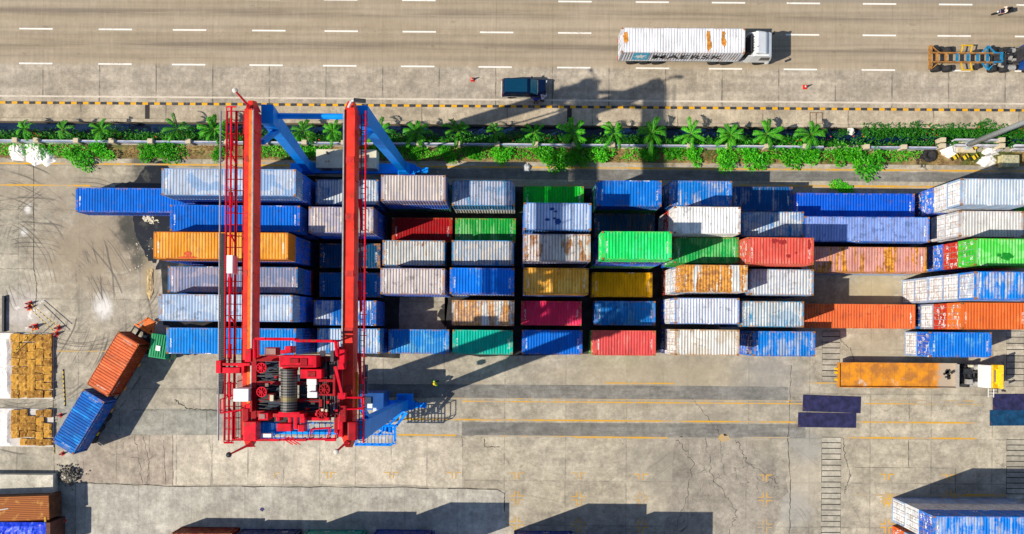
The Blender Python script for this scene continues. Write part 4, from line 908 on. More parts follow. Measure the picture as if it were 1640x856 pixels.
part('gearbox', [(437, 487, 663, 668.5, zf + .5, zf + 1.5), (443, 466, 679, 691, zf + .3, zf + 1.3), (477, 487, 681, 692, zf + .3, zf + 1.3), (461, 466, 668.6, 679, zf + .5, zf + 1.1), (470, 476, 668, 688, zf + .4, zf + 1.2), (480, 488, 668.6, 678, zf + .5, zf + 1.4), (442, 448, 668.6, 675, zf + .5, zf + 1.4)], 'red')
part('gearbox', [(492, 527, 669, 674, zf + .5, zf + 1.0)], 'red')
mm = MB(); a = P(463, 626, zf + 1.0); y0, y1 = P(463, 660, zf + 1.3).y, P(463, 592, zf + 1.3).y
mm.lathe([(.1, y0 - .15), (.62, y0), (.62, y0 + .06), (.56, y0 + .07), (.56, y1 - .07), (.62, y1 - .06), (.62, y1), (.1, y1 + .15)], 24, 0, 'Y', (a.x, 0, zf + 1.0)); mm.build('rope_drum', M['drum'], tr, 0, False)
part('drum_bearing', [(452, 474, 588.6, 592, zf + .5, zf + 1.2), (446, 480, 660.5, 662.9, zf + .5, zf + 1.5)], 'red')
def sheave(u, v, r, z_, mat_='red'):
    p_ = P(u, v, z_); mm = MB(); n = 24
    mm.lathe([(r, -.05), (r, .07), (r - .06, .07), (r - .06, -.03)], n, 0, 'Z', p_); mm.lathe([(.1, -.06), (.1, .1), (.02, .1)], 10, 0, 'Z', p_)
    for k in range(8):
        t = k * math.pi / 4; mm.beam(p_ + Vector((math.cos(t) * .09, math.sin(t) * .09, .02)), p_ + Vector((math.cos(t) * (r - .05), math.sin(t) * (r - .05), .02)), (.06, .05), (.06, .05), (0, 0, 1))
    s_ = mm.build('sheave', M[mat_], tr); m3 = MB(); m3.tube((p_.x, p_.y, zf), (p_.x, p_.y, p_.z - .06), .07, 8); m3.build('spindle', M['dark'], s_)
sheave(418.8, 589.5, .36, zf + 1.3); sheave(419.4, 628, .36, zf + 1.3); sheave(520, 624, .38, zf + 1.1, 'dred'); sheave(515.8, 663, .38, zf + 1.4, 'dred')
part('electric_cabinet', [(373.5, 398, 623, 643.5, zf - .4, zf + 1.5)], 'wcab', .03)
part('hoist_motor', [(491, 507, 607.2, 617, zf + .4, zf + 1.15), (492, 506, 617.2, 628, zf + .4, zf + .95), (492, 508, 628.2, 637.5, zf + .4, zf + 1.2)], 'wcab', .05)
part('cable_arm', [(345.5, 353.5, 578, 598, zf - .6, zf + .5), (353.6, 384, 589, 598, zf - .5, zf + .4), (353.6, 400, 582, 586, zf - .4, zf + .4), (380, 391, 582, 598, zf - .6, zf + .3)], 'red', .02)
part('walkway_plate', [(380, 401, 602, 622.5, zf - .5, zf - .42)], 'greylid', 0)
part('trolley_wheel_box', [(392, 402, 560, 580, zf - .1, zf + .6), (390, 410, 676, 706, zf - .1, zf + 1.0), (541, 552, 560, 592, zf - .1, zf + .8), (392, 401, 648, 670, zf - .2, zf + .4), (541, 549, 668, 700, zf - .1, zf + .6)], 'red', .03)
part('brake_box', [(430, 438, 630, 641, zf + .02, zf + .8), (400, 404, 622, 660, zf + .5, zf + .9), (509, 534, 608, 612, zf + .5, zf + 1.0), (511, 533, 631, 634, zf + .5, zf + 1.1), (533, 537, 600, 635, zf + .5, zf + 1.1), (511, 516, 640, 652, zf, zf + .8)], 'dred', .02)
part('pump_unit', [(432, 438, 633, 643, zf + .81, zf + 1.0), (514, 518, 655, 659, zf + 1.5, zf + 1.8), (521, 524, 656, 660, zf + 1.5, zf + 1.75), (512, 519, 562, 571, zf + .4, zf + .9), (529, 533, 562, 580, zf + .4, zf + 1.1)], 'beige', .02)
part('lamp_bar', [(418.5, 434.5, 695, 701, zf + .2, zf + .6)], 'wcab', .02)
part('sloped_guard', [(556, 571, 676, 706, TOP - .03, TOP + .5)], 'dred', .1)
part('side_box', [(543, 554, 650, 676, zf - .3, zf + .7), (536, 545, 676, 692, zf - .4, zf + .3), (388, 398, 655, 676, zf - .3, zf + .5)], 'dred', .04)
r_ = random.Random(11)
for nm, mat_, n, us, vs2, zz in (('valve_block', 'dred', 22, (413, 534), (578, 662), (.15, .9)), ('valve_block', 'dark', 40, (413, 534), (578, 662), (.1, .7)), ('valve_block', 'red', 9, (488, 536), (638, 672), (.2, 1.1)), ('terminal_box', 'greylid', 7, (405, 534), (560, 665), (.2, .8)), ('cable_gland', 'yel', 4, (412, 534), (585, 660), (.1, .6))):
    for k in range(n):
        u = r_.uniform(*us); v = r_.uniform(*vs2)
        if 447 < u < 480 and 568 < v < 664: continue
        part(nm, [(u, u + r_.uniform(2, 7), v, v + r_.uniform(2, 6), zf, zf + r_.uniform(*zz))], mat_, .015)
mm = MB()                                       # hoses and ropes
for k in range(22):
    y_ = r_.uniform(584, 656); a = P(r_.uniform(411, 420), y_, zf + .5); b = P(r_.uniform(436, 452), y_ + r_.uniform(-5, 5), zf + .7); mm.tube(a, b, .03, 5)
for k in range(10):
    y_ = r_.uniform(590, 660); a = P(r_.uniform(477, 490), y_, zf + .6); b = P(r_.uniform(515, 534), y_ + r_.uniform(-3, 3), zf + .5); mm.tube(a, b, .03, 5)
for k in range(16):
    x_ = r_.uniform(512, 542); mm.tube(P(x_, r_.uniform(562, 590), zf + .8), P(x_ + r_.uniform(-3, 3), r_.uniform(640, 680), zf + .7), .03, 5)
mm.build('hose_bundle', simple('black hose', (.05, .05, .055, 1), .5), tr)
mm = MB(); mm.beam(P(537, 587, zf + 1.4), P(548, 633, zf + 1.4), (.2, .2), (.16, .16)); a = P(548, 634, zf + 1.2); mm.box(a, (.5, .4, .5)); mm.beam(P(541, 592, zf + 1.3), P(546, 628, zf + 1.3), (.08, .08), (.08, .08)); mm.build('lever_arm', M['red'], tr)
def rail(name, pts, z0, z1, r1=.055, mat_='red', par=None, posts=1.1, mid=True):
    mm = MB(); q = [P(u, v, z1) for u, v in pts]
    for a, b in zip(q, q[1:]):
        mm.tube(a, b, r1, 6)
        if mid: mm.tube(a - Vector((0, 0, (z1 - z0) / 2)), b - Vector((0, 0, (z1 - z0) / 2)), r1 * .7, 5)
        n = max(1, int((b - a).length / posts))
        for k in range(n + 1):
            p_ = a.lerp(b, k / n); mm.tube((p_.x, p_.y, z0), p_, r1 * .75, 5)
    return mm.build(name, M[mat_], par or tr)
rail('handrail', [(408, 575), (408, 543), (469, 543.5), (476, 546), (537, 546.5), (540, 570)], zf, zf + 1.5, .10)
for u0, u1, v0, v1 in ((408, 424, 541, 544), (450, 472, 541.5, 544.5), (515, 533, 545, 548)): mm = MB(); pbox(mm, u0, u1, v0, v1, zf + 1.45, zf + 1.65); mm.build('rail_pad', M['red'], tr)
rail('handrail', [(372, 662), (372, 704), (400, 706), (536, 704), (540, 690)], zf - .6, zf + .7, .05)
for u0, u1 in ((430, 447), (475, 490), (520, 537)): mm = MB(); pbox(mm, u0, u1, 703.5, 707, zf + .55, zf + .85); mm.build('rail_pad', M['red'], tr)
mm = MB()
for k in range(6): a = P(455 + k * 3, 700 + (k % 2) * 6, zf + .5); mm.beam(a, a + Vector((.5, -.25, .1)), (.07, .07), (.07, .07))
mm.build('cable_hanger', M['red'], tr)
rail('handrail', [(353, 640), (353, 662), (392, 656), (392, 650)], zf - .8, zf + .4, .05); rail('handrail', [(368, 615), (368, 640)], zf - .8, zf + .4, .05)
rail('handrail', [(496, 704), (498, 688), (528, 686), (524, 704)], zf - .6, zf + .5, .045); rail('handrail', [(540, 655), (544, 640), (556, 637), (580, 637.5), (581, 655), (545, 656), (543, 672)], zf - .6, zf + .6, .06)
mm = MB()
for k in range(14):
    u = 412 + k * 9; pbox(mm, u, u + 1.1, 677, 703, zf - .55, zf - .45)
for v in (677, 690, 702): pbox(mm, 406, 538, v, v + 1, zf - .68, zf - .56)
mm.build('grating', M['cblue'], tr)
mm = MB()
for k in range(9): pbox(mm, 376 + k * 2.6, 376.8 + k * 2.6, 644, 706, zf - .7, zf - .62)
mm.build('grating', M['dred'], tr)
# hoist ropes and spreader below the trolley
mm = MB(); c0 = P(470, 622, zf)
sx, sy, sz = (xW + xE) / 2, c0.y, 17.5
for dx in (-.9, .9):
    for dy in (-.65, .65): MB().tube((sx + dx, sy + dy, zf - .15), (sx + dx * .8, sy + dy, sz + .5), .02, 4).build('hoist_rope', M['dark'], crane)
mm = MB(); mm.rect(sx - 1.0, sx + 1.0, sy - .7, sy + .7, sz, sz + .5); mm.rect(sx - 3.0, sx + 3.0, sy - .35, sy + .35, sz - .3, sz - .002)
for e in (-1, 1): mm.rect(sx + e * 3.0 - .18, sx + e * 3.0 + .18, sy - 1.2, sy + 1.2, sz - .45, sz - .05)
mm.build('spreader', M['deck'], crane, .02)
# ================================================================== VEGETATION
def leafmat(name, c, c2, tr=0.25):
    g = G(name, 0.5, 0, .25); n = g.noise(g.co(), 2.2, 3); r_ = g.oinfo('Random')
    n3 = g.noise(g.scale(g.co(), (9, 9, 9)), 1.0, 1)
    t = g.math('ADD', g.math('MULTIPLY', n, .8), g.math('MULTIPLY', n3, .6)); cc = g.mix(g.ss(t, .5, .95), c, c2)
    k = g.ss(r_, 0, 1, .8, 1.2); cc = g.mix(1.0, cc, g.vec(k, k, k), 'MULTIPLY'); g.set(g.b, 'Base Color', cc)
    tn = g.nt.nodes.new('ShaderNodeBsdfTranslucent'); g.set(tn, 'Color', cc); mx = g.nt.nodes.new('ShaderNodeMixShader'); mx.inputs[0].default_value = tr
    o = g.nt.nodes['Material Output']; g.nt.links.new(g.b.outputs[0], mx.inputs[1]); g.nt.links.new(tn.outputs[0], mx.inputs[2]); g.nt.links.new(mx.outputs[0], o.inputs[0]); return g.m
M['palm'] = leafmat('palm leaf', (0.008, 0.18, 0.007, 1), (0.10, 0.48, 0.012, 1), .25); M['rachis'] = leafmat('palm rib', (0.09, 0.30, 0.02, 1), (0.16, 0.40, 0.04, 1), .05)
M['bush'] = leafmat('bush leaf', (0.012, 0.28, 0.006, 1), (0.14, 0.60, 0.015, 1))
M['hedge'] = leafmat('hedge leaf', (0.007, 0.12, 0.006, 1), (0.06, 0.33, 0.012, 1))
M['dry'] = leafmat('dry stalks', (0.20, 0.12, 0.03, 1), (0.42, 0.30, 0.09, 1))
M['olive'] = leafmat('olive ground cover', (0.07, 0.10, 0.015, 1), (0.20, 0.22, 0.03, 1))
M['flower'] = simple('small red flowers', (0.45, 0.05, 0.02, 1), .6)
M['bark'] = simple('palm bark', (0.16, 0.11, 0.07, 1), .9, 0, .4, 6)
def leaf(mb, p, d_, up, ln, wd, mi=0):
    d_ = d_.normalized(); s_ = d_.cross(up)
    s_ = s_.normalized() if s_.length > 1e-3 else Vector((1, 0, 0))
    a = p; b = p + d_ * ln * .5 + s_ * wd / 2; c = p + d_ * ln; e = p + d_ * ln * .5 - s_ * wd / 2
    mb.add([a, b, c, e], [(0, 1, 2, 3)], mi)
def palm_crown(seed, nf=10, ln=1.75):
    r_ = random.Random(seed); mb = MB()
    for k in range(nf):
        az = 2 * math.pi * k / nf + r_.uniform(-.25, .25); el = (.35, .75, 1.15)[k % 3] + r_.uniform(-.12, .12); L_ = ln * r_.uniform(.7, 1.12) * (1, .95, .8)[k % 3]
        pts = []; p = Vector((0, 0, 0)); e = el
        for i in range(11):
            pts.append(p.copy()); p = p + Vector((math.cos(az) * math.cos(e), math.sin(az) * math.cos(e), math.sin(e))) * L_ / 10; e -= .15 + .015 * i
        for i in range(2, 11):
            t = (pts[i] - pts[i - 1]).normalized(); s_ = t.cross(Vector((0, 0, 1))).normalized(); up = s_.cross(t)
            w_ = .27 * math.sin(min(1, (i + .5) / 10.5) * math.pi * .9) + .10
            for sg in (-1, 1):
                for h_ in (0, .5):
                    q = pts[i - 1].lerp(pts[i], h_); dd = s_ * sg * .62 + t * .95 + up * r_.uniform(-.35, .25)
                    leaf(mb, q, dd, (up + s_ * sg * .5).normalized(), w_ * r_.uniform(.85, 1.15), .075)
        for i in range(10): mb.beam(pts[i], pts[i + 1], (.04, .035), (.035, .03), (0, 0, 1), 1)
    return mb
def bush_mesh(seed, r=1.0, n=650, lf=.2, flat=.75, lobes=5):
    r_ = random.Random(seed); mb = MB(); cs = [(Vector((r_.uniform(-.7, .7) * r, r_.uniform(-.6, .6) * r, r * flat * r_.uniform(.5, .95))), r * r_.uniform(.28, .55)) for _ in range(lobes)]
    for k in range(n):
        c_, rr = r_.choice(cs); d_ = Vector((r_.gauss(0, 1), r_.gauss(0, 1), r_.gauss(.25, 1))).normalized()
        p = c_ + d_ * rr * r_.uniform(.55, 1.05)
        if p.z < .03: p.z = r_.uniform(.03, .3)
        o_ = (d_ + Vector((r_.uniform(-.8, .8), r_.uniform(-.8, .8), r_.uniform(-.5, .5)))).normalized()
        leaf(mb, p, o_, Vector((r_.uniform(-1, 1), r_.uniform(-1, 1), .8)), lf * r_.uniform(.7, 1.4), lf * .6)
    return mb
crowns = [palm_crown(s_, 8 + s_ % 2).mesh('crown', [M['palm'], M['rachis']]) for s_ in (1, 2, 3, 4)]
pass
tb = MB()
for k in range(6): tb.tube((.02 * math.sin(k), .02 * math.cos(k), k * .3), (.02 * math.sin(k + 1), .02 * math.cos(k + 1), (k + 1) * .3), .11 - .006 * k, 8)
trunk_me = tb.mesh('trunk', M['bark'])
palms = [(37, 204), (98, 206), (160, 206), (283, 203), (341, 205), (484, 206), (532, 208), (605, 205), (667, 209), (733, 204), (793, 207), (856, 207), (919, 208), (983, 208), (1045, 210), (1108, 211), (1172, 214), (1230, 211), (1300, 214)]
r_ = random.Random(5); places = {37: 'first palm from the heap of white sheeting', 98: 'second palm from the heap of white sheeting', 160: 'third palm from the heap of white sheeting', 283: 'palm just west of the crane walkway', 341: 'palm under the crane walkway', 484: 'first palm between the crane girders', 532: 'second palm between the crane girders', 605: 'first palm east of the crane', 667: 'second palm east of the crane', 733: 'third palm east of the crane', 793: 'palm opposite the back of the dark blue van', 856: 'palm opposite the front of the dark blue van', 919: 'palm at the dark slot in the sidewalk', 983: 'palm next after the sidewalk slot', 1045: 'palm in the shadow of the crane tip', 1108: 'palm opposite the long white container truck', 1172: 'palm opposite the white cab', 1230: 'palm second from the metal grate', 1300: 'palm beside the metal grate'}
for i, (u, v) in enumerate(palms):
    p = P(u, v + 3, 2.2); hh = r_.uniform(.95, 1.2)
    t = thing('palm_tree', places[u] + (' with arching green fronds' if i % 2 else ' with a small spreading crown'), 'palm tree', (p.x, 19.78 + (p.y - 20.2) * .35, 0), r_.uniform(0, 6.28), 'small palms along the ditch')
    a = link('trunk', trunk_me, t); a.scale = (1, 1, hh); b = link('crown', crowns[i % 4], t); b.location = (0, 0, 1.75 * hh); b.rotation_euler = (r_.uniform(-.3, .3), r_.uniform(-.3, .3), r_.uniform(0, 6)); s_ = r_.choice((.95, 1.15, 1.3, 1.5)); b.scale = (s_, s_ * r_.uniform(.9, 1.1), s_); a.rotation_euler = (r_.uniform(-.1, .1), r_.uniform(-.1, .1), 0)
# planted slope on the ditch edge
mb = MB(); r_ = random.Random(9)
for k in range(21000):
    x = r_.uniform(-56, 56); dn = mnoise.noise(Vector((x * .35, 1.7, 0)))
    y = 18.8 + abs(r_.gauss(0, .42)) * (0.95 + .6 * dn); y = min(y, 20.1)
    if x > 35.5: y = r_.uniform(19.7, 21.1) if r_.random() < .75 else y
    if x < 33 or x > 35.5 or r_.random() < .3:
        z = r_.uniform(-.1, .75) * (1 - abs(y - 19.4) * .3)
        leaf(mb, Vector((x, y, z)), Vector((r_.uniform(-1, 1), r_.uniform(-1, 1), r_.uniform(-.1, .6))), Vector((r_.uniform(-.6, .6), r_.uniform(-.6, .6), 1)), r_.uniform(.16, .34), .14, 1 if mnoise.noise(Vector((x * .5, y, 4))) > .2 and r_.random() < .06 else 0)
struct(mb.build('foliage', [M['hedge'], M['flower']]), 'stuff')
mb = MB()
for k in range(7500):
    x = r_.uniform(-54, 42); y = r_.uniform(17.2, 18.45); q = mnoise.noise(Vector((x * .3, y * .3, 19)))
    if q < -.12: continue
    leaf(mb, Vector((x, y, r_.uniform(.05, .35))), Vector((r_.uniform(-1, 1), r_.uniform(-1, 1), r_.uniform(0, .6))), Vector((r_.uniform(-.5, .5), r_.uniform(-.5, .5), 1)), r_.uniform(.14, .3), .12, 2)
for k in range(9000):
    x = r_.uniform(-56, 56); y = r_.uniform(17.0, 18.3); q = mnoise.noise(Vector((x * .45, y * .5, 9)))
    if q < -.05: continue
    leaf(mb, Vector((x, y, .05)), Vector((r_.uniform(-1, 1), r_.uniform(-1, 1), r_.uniform(.1, .9))), Vector((0, 0, 1)), r_.uniform(.12, .4), .05, 1 if mnoise.noise(Vector((x * .25, 3, 2))) > .08 else 0)
struct(mb.build('undergrowth', [M['dry'], M['olive'], M['bush']]), 'stuff')
bm_ = [bush_mesh(s_, 1.0, 700, .19, .75, 7).mesh('bush_leaves', M['bush']) for s_ in (21, 22, 23)]
bushes = [(66, 240, .55, 'small bush at the end of the white sheeting'), (120, 243, .9, 'round bush beside the white sheeting'), (160, 238, .85, 'leafy bush below the third palm'), (232, 238, .85, 'bright round bush in dry stalks west of the crane'), (270, 236, .95, 'wide low bush west of the crane walkway'), (345, 242, .6, 'small bush half under the crane walkway'), (488, 234, .7, 'bush beside the engine house between the girders'), (668, 240, .6, 'thin bush at the foot of the second palm east of the crane'), (715, 240, .8, 'dark bush third palm east of the crane'), (760, 240, .6, 'little round bush next to brown soil'), (803, 238, .8, 'vivid green bush opposite the van'), (880, 246, 1.05, 'broad bush overhanging the yellow line'), (870, 240, .7, 'brighter bush part of the clump near the sidewalk slot'), (908, 246, .8, 'bush beside the broad one overhanging the line'), (926, 250, .65, 'low bush at the yard edge below the slot palm'), (965, 238, .9, 'light green bush spreading over the wall'), (1037, 238, .7, 'single bush in the crane tip shadow'), (1085, 238, .75, 'pale green bush opposite the truck tail'), (1116, 240, .8, 'bush opposite the middle of the white truck'), (1165, 246, .8, 'upright bush opposite the white cab'), (1200, 240, .95, 'bush west of the large rounded pair'), (1222, 252, .7, 'low bush reaching the yellow line'), (1262, 236, 1.0, 'large bush beside the metal grate palm'), (1292, 246, .95, 'large bush right before the gap in the wall'), (1352, 246, .95, 'dense round bush beyond the gap in the wall'), (1385, 247, 1.1, 'largest dense bush overhanging the yellow line'), (1352, 303, .75, 'lone bush growing beside the deep blue container')]
for i, (u, v, s_, lab) in enumerate(bushes):
    p = P(u, v + 3, .8); y = max(p.y, 17.0) if v < 260 else P(u, 303, 0).y
    if v >= 260: y = P(u, 300, .4).y
    t = thing('bush', lab, 'bush', (p.x, y, 0.0), r_.uniform(0, 6.28), 'bushes in the planting strip')
    o = link('bush_leaves', bm_[i % 3], t); q_ = r_.uniform(1.2, 2.0); o.scale = (s_ * q_, s_ * r_.uniform(1.15, 1.5), s_ * (.9 if v < 260 else .35))
    mm = MB()
    for q in range(4): a_ = q * 1.6; mm.tube((.05 * math.cos(a_), .05 * math.sin(a_), 0), (.3 * math.cos(a_), .3 * math.sin(a_), .45 * s_), .03, 5, 0, .015)
    mm.build('stem', M['bark'], t)
hb = [bush_mesh(s_, 1.0, 520, .16, .7, 6).mesh('bush_leaves', M['hedge']) for s_ in (31, 32)]
for i, (u, v, s_, lab) in enumerate([(1420, 214, .7, 'dark bush growing out of the ditch past the grate'), (1462, 212, .95, 'dark bush with red specks beside the double pillar'), (1525, 210, .7, 'dark bush behind the light mast foot'), (1572, 208, .9, 'dark red-flecked bush under the light mast'), (1632, 219, .7, 'dark bush at the frame edge past the mast'), (1350, 211, .6, 'low bush beside the white bag in the ditch')]):
    p = P(u, v, .5); t = thing('bush', lab, 'bush', (p.x, p.y, -.1), i * 1.3, 'dark bushes in the ditch'); o = link('bush_leaves', hb[i % 2], t); o.scale = (s_ * 1.3, s_ * .8, s_)
    mm = MB(); mm.tube((0, 0, -.6), (0.05, 0, .5 * s_), .04, 5, 0, .02); mm.build('stem', M['bark'], t)

# ================================================================== BOUNDARY WALL
M['wallpaint'] = simple('weathered wall paint', C(205, 205, 215), .8, 0, .3, 1.5); M['pillar'] = simple('concrete pillar cap', C(215, 200, 170), .85, 0, .2, 3)
M['fade_blue'] = simple('flaking blue paint', C(140, 165, 215), .8, 0, .3, 1.2)
wall = thing('boundary_wall', 'low white and blue painted wall with square pillars along the planting strip', 'wall', (0, 0, 0))
y0 = 18.55; m_ = MB()
m_.rect(-58, 31.4, y0 - .09, y0 + .09, .004, .95); m_.build('wall_panel', M['wallpaint'], wall); MB().rect(35.5, 43.0, y0 - .09, y0 + .09, .004, .95).build('wall_panel', M['wallpaint'], wall)
m_ = MB(); m_.rect(-58, 31.4, y0 - .10, y0 - .04, .952, 1.0); m_.rect(35.5, 43.0, y0 - .1, y0 - .04, .952, 1.0); m_.build('coping', M['fade_blue'], wall)
m_ = MB(); m_.rect(44.9, 49.6, y0 + .75, y0 + .93, .004, .95); m_.rect(44.9, 49.6, y0 + .2, y0 + .42, .004, .8); m_.build('wall_panel', M['wallpaint'], wall)
m_ = MB(); m_.rect(51.0, 58, y0 + .2, y0 + .4, .004, .95); m_.rect(51, 58, y0 - .1, y0 + .05, .004, .7); m_.build('wall_panel', M['wallpaint'], wall)
pm = MB().box((0, 0, .62), (.52, .46, 1.23)).mesh('pillar', M['pillar'], .02)
for u in (23, 57, 121, 178, 240, 301, 362, 425, 487, 550, 612, 671, 733, 796, 858, 920, 981, 1041, 1106, 1168, 1230, 1291, 1389, 1449): link('pillar', pm, wall, (P(u, 225, 1.2).x, y0, 0))
for u, dy in ((1511, .75), (1511, .15), (1606, .8), (1606, .2)): link('pillar', pm, wall, (P(u, 225, 1.2).x, y0 + dy, 0))
# ================================================================== VEHICLES
M['glass'] = simple('dark vehicle glass', (0.012, 0.02, 0.03, 1), .08, 0, .1); M['tealglass'] = simple('painted windscreen reflection', (0.01, 0.20, 0.28, 1), .12, 0, .2, 2)  # van windscreen: bright teal reflection put into the base colour
M['whitep'] = simple('white cab paint', C(240, 244, 248), .35, 0, .06, 1, .03); M['chassis'] = simple('dark chassis steel', (0.035, 0.035, 0.04, 1), .6, 0, .4, 3, .2)
M['rim'] = simple('dusty wheel rim', (0.42, 0.40, 0.37, 1), .5, .3, .2, 6); M['redlamp'] = simple('red lamp', (.5, .02, .02, 1), .3); M['amber'] = simple('amber lamp', (.8, .3, .02, 1), .3)
M['greenp'] = simple('green painted steel', C(95, 150, 110), .6, 0, .25, 2, .2); M['trol'] = simple('trailer teal grey', C(110, 150, 140), .6, 0, .25, 2, .3)
_tm = MB().lathe([(.28, -.14), (.44, -.14), (.5, -.09), (.5, .09), (.44, .14), (.28, .14)], 20, 0, 'Y').mesh('wheel', M['rubber'])
_rm = MB().lathe([(.05, -.12), (.27, -.12), (.28, -.02), (.28, .12), (.22, .1), (.2, .05), (.07, .06)], 16, 0, 'Y').mesh('rim', M['rim'])
def wheel(par, x, y, r=.5, w_=1.0):
    o = link('wheel', _tm, par, (x, y, r)); o.scale = (r / .5, w_, r / .5); link('rim', _rm, o); return o
def tractor(t, xf, cab_mat, roof_h=3.3, lng=2.2, flat_mats=None, deflect=True, tl=6.2):
    """cab-over tractor; xf = front x in the thing's space, heading +x"""
    b0, b1 = xf - lng, xf
    prof = [(b0, .95), (b1 - .02, .95), (b1, 1.6), (b1 - .12, 2.35), (b1 - .30, 2.95), (b1 - .6, roof_h - .05), (b0 + .1, roof_h), (b0, roof_h - .12)]
    m_ = MB().prism_y(prof, -1.2, 1.2); cab = m_.build('cab', cab_mat, t, .14 if deflect else .07)
    m_ = MB().beam((b1 + .004 - .035, 0, 1.66), (b1 - .265, 0, 2.9), (2.1, .03), (2.0, .03), (0, 1, 0)); m_.build('windscreen', M['glass'], cab)
    for s_ in (-1, 1):
        MB().prism_y([(b1 - 1.25, 1.7), (b1 - .2, 1.7), (b1 - .38, 2.6), (b1 - 1.25, 2.6)], s_ * 1.203 - .008, s_ * 1.203 + .008).build('side_window', M['glass'], cab)
        m_ = MB(); m_.tube((b1 - .1, s_ * 1.2, 2.5), (b1 + .15, s_ * 1.42, 2.5), .025, 5); m_.box((b1 + .15, s_ * 1.42, 2.2), (.1, .2, .6)); m_.build('mirror', M['chassis'], cab)
        MB().box((b1 + .005, s_ * .85, 1.1), (.04, .34, .2)).build('headlight', M['rim'], cab)
    MB().rect(b1 - .25, b1 + .06, -1.2, 1.2, .42, .93).build('bumper', cab_mat, t, .04)
    m_ = MB(); m_.rect(xf - tl, b0 + .5, -.45, -.28, .7, .95); m_.rect(xf - tl, b0 + .5, .28, .45, .7, .95)
    for k in range(4): xx = xf - tl + .2 + k * 1.1; m_.rect(xx, xx + .15, -.279, .279, .75, .9)
    m_.rect(xf - tl + .5, xf - tl + 1.7, -.55, .55, .952, 1.05); m_.build('chassis', M['chassis'], t)
    for s_ in (-1, 1):
        wheel(t, b1 - 1.05, s_ * 1.02); 
        for k in (xf - tl + .55, xf - tl + 1.75): wheel(t, k, s_ * .93, .5, 1.9)
        MB().tube((b0 - .3 - 1.0, s_ * .85, .75), (b0 - .3, s_ * .85, .75), .3, 12).build('fuel_tank', M['rim'], t)
    MB().rect(b0 - .35, b0 - .02, -.5, .9, .96, 2.2).build('air_intake', M['chassis'], t, .05)
    if deflect:
        m_ = MB().prism_y([(b0 + .05, roof_h - .05), (b1 - .6, roof_h - .05), (b1 - 1.0, roof_h + .35), (b0 + .3, roof_h + .62), (b0 + .05, roof_h + .62)], -1.1, 1.1); m_.build('wind_deflector', cab_mat, cab, .16)
        for s_ in (-1, 1): MB().beam((b0 - .45, s_ * 1.12, 1.9), (b0 + .05, s_ * 1.17, 1.9), (2.0, .05), (2.2, .05), (0, 0, 1)).build('side_fairing', cab_mat, cab)
    return cab
def trailer(t, x0, x1, mat_, axles, zf=1.28, w_=2.4):
    m_ = MB()
    for s_ in (-1, 1): m_.rect(x0, x1, s_ * .55 - .07, s_ * .55 + .07, zf - .45, zf - .03)
    n = int((x1 - x0) / 1.4)
    for k in range(n + 1): xx = x0 + .1 + (x1 - x0 - .2) * k / n; m_.rect(xx - .06, xx + .06, -w_ / 2, w_ / 2, zf - .17, zf - .032)
    for s_ in (-1, 1): m_.rect(x0, x1, s_ * (w_ / 2 - .04) - .04, s_ * (w_ / 2 - .04) + .04, zf - .16, zf - .005)
    fr = m_.build('trailer_frame', mat_, t)
    for ax in axles:
        for s_ in (-1, 1): wheel(t, ax, s_ * .95, .5, 1.8)
    for s_ in (-1, 1): MB().box((x0 - .02, s_ * .9, zf - .25), (.05, .4, .14)).build('tail_light', M['redlamp'], t)
    for s_ in (-1, 1): MB().rect(x1 - 2.9, x1 - 2.75, s_ * .75 - .06, s_ * .75 + .06, .3, zf - .4).build('landing_leg', M['chassis'], t)
    return fr

# white container truck on the road
c0 = P(1094.5, 64.8, 3.95)
t = thing('semi_truck', 'white cab container truck driving along the road with a rust-streaked white box', 'truck', (c0.x, c0.y, 0), 0)
xr, xf = -6.1, 6.1
trailer(t, -6.1, 6.0, M['trol'], (-4.7, -3.4, -2.1))
xcab = P(1238, 75, 2.4).x - c0.x
cab = tractor(t, xcab, M['whitep'], 3.15, 2.15)
m_ = MB(); m_.rect(xcab - 1.35, xcab - 1.22, -.14, .14, 3.3, 3.45); m_.build('roof_sign', M['yel'], cab)
m_ = MB(); 
for k in range(6): m_.beam((xcab - 2.35, -.8 + k * .27, 3.3), (xcab - 2.2 + (k % 2) * .08, -.8 + k * .27 + .12, 3.3), (.05, .03), (.05, .03))
m_.rect(xcab - 2.42, xcab - 2.36, -.9, .9, 2.6, 3.32)
m_.build('cable_coil', M['chassis'], cab)
st = S((225, 225, 232), (245, 245, 250), .95, .05, wall=C(215, 218, 228), code=0.0)
ct = container(c0.x, c0.y, 1.285, st, 'long white container with star block and black lettering on the road truck', L40, 2.62, 0, None, True, True, 0.0)
# lettering on the south side
def lettering(txt, size, sx, mat_, par, loc, rot, name='lettering'):
    cu = bpy.data.curves.new('lettering', 'FONT'); cu.body = txt; cu.size = size; cu.extrude = .006; cu.align_x = 'LEFT'; cu.offset = .017 * size; cu.space_character = 1.1
    tmp = bpy.data.objects.new('lettering', cu); col.objects.link(tmp); dg = bpy.context.evaluated_depsgraph_get(); dg.update()
    me = bpy.data.meshes.new_from_object(tmp.evaluated_get(dg)); bpy.data.objects.remove(tmp); me.materials.clear(); me.materials.append(mat_)
    o = link(name, me, par, loc); o.rotation_euler = rot; o.scale = (sx, 1, 1); return o, me
M['ink'] = simple('black lettering', (0.012, 0.014, 0.022, 1), .5, 0, .1); M['sky'] = simple('sky blue block', C(70, 190, 232), .5, 0, .08); M['wlet'] = simple('white lettering', (.78, .78, .78, 1), .5, 0, .05)
o, me = lettering('MAERSK', 1.5, 1.0, M['ink'], ct, (0, 0, 0), (R(90), 0, 0))
xs = [v.co.x for v in me.vertices]; wd = max(xs) - min(xs); tw = 7.0; o.scale = (tw / wd, 1, 1)
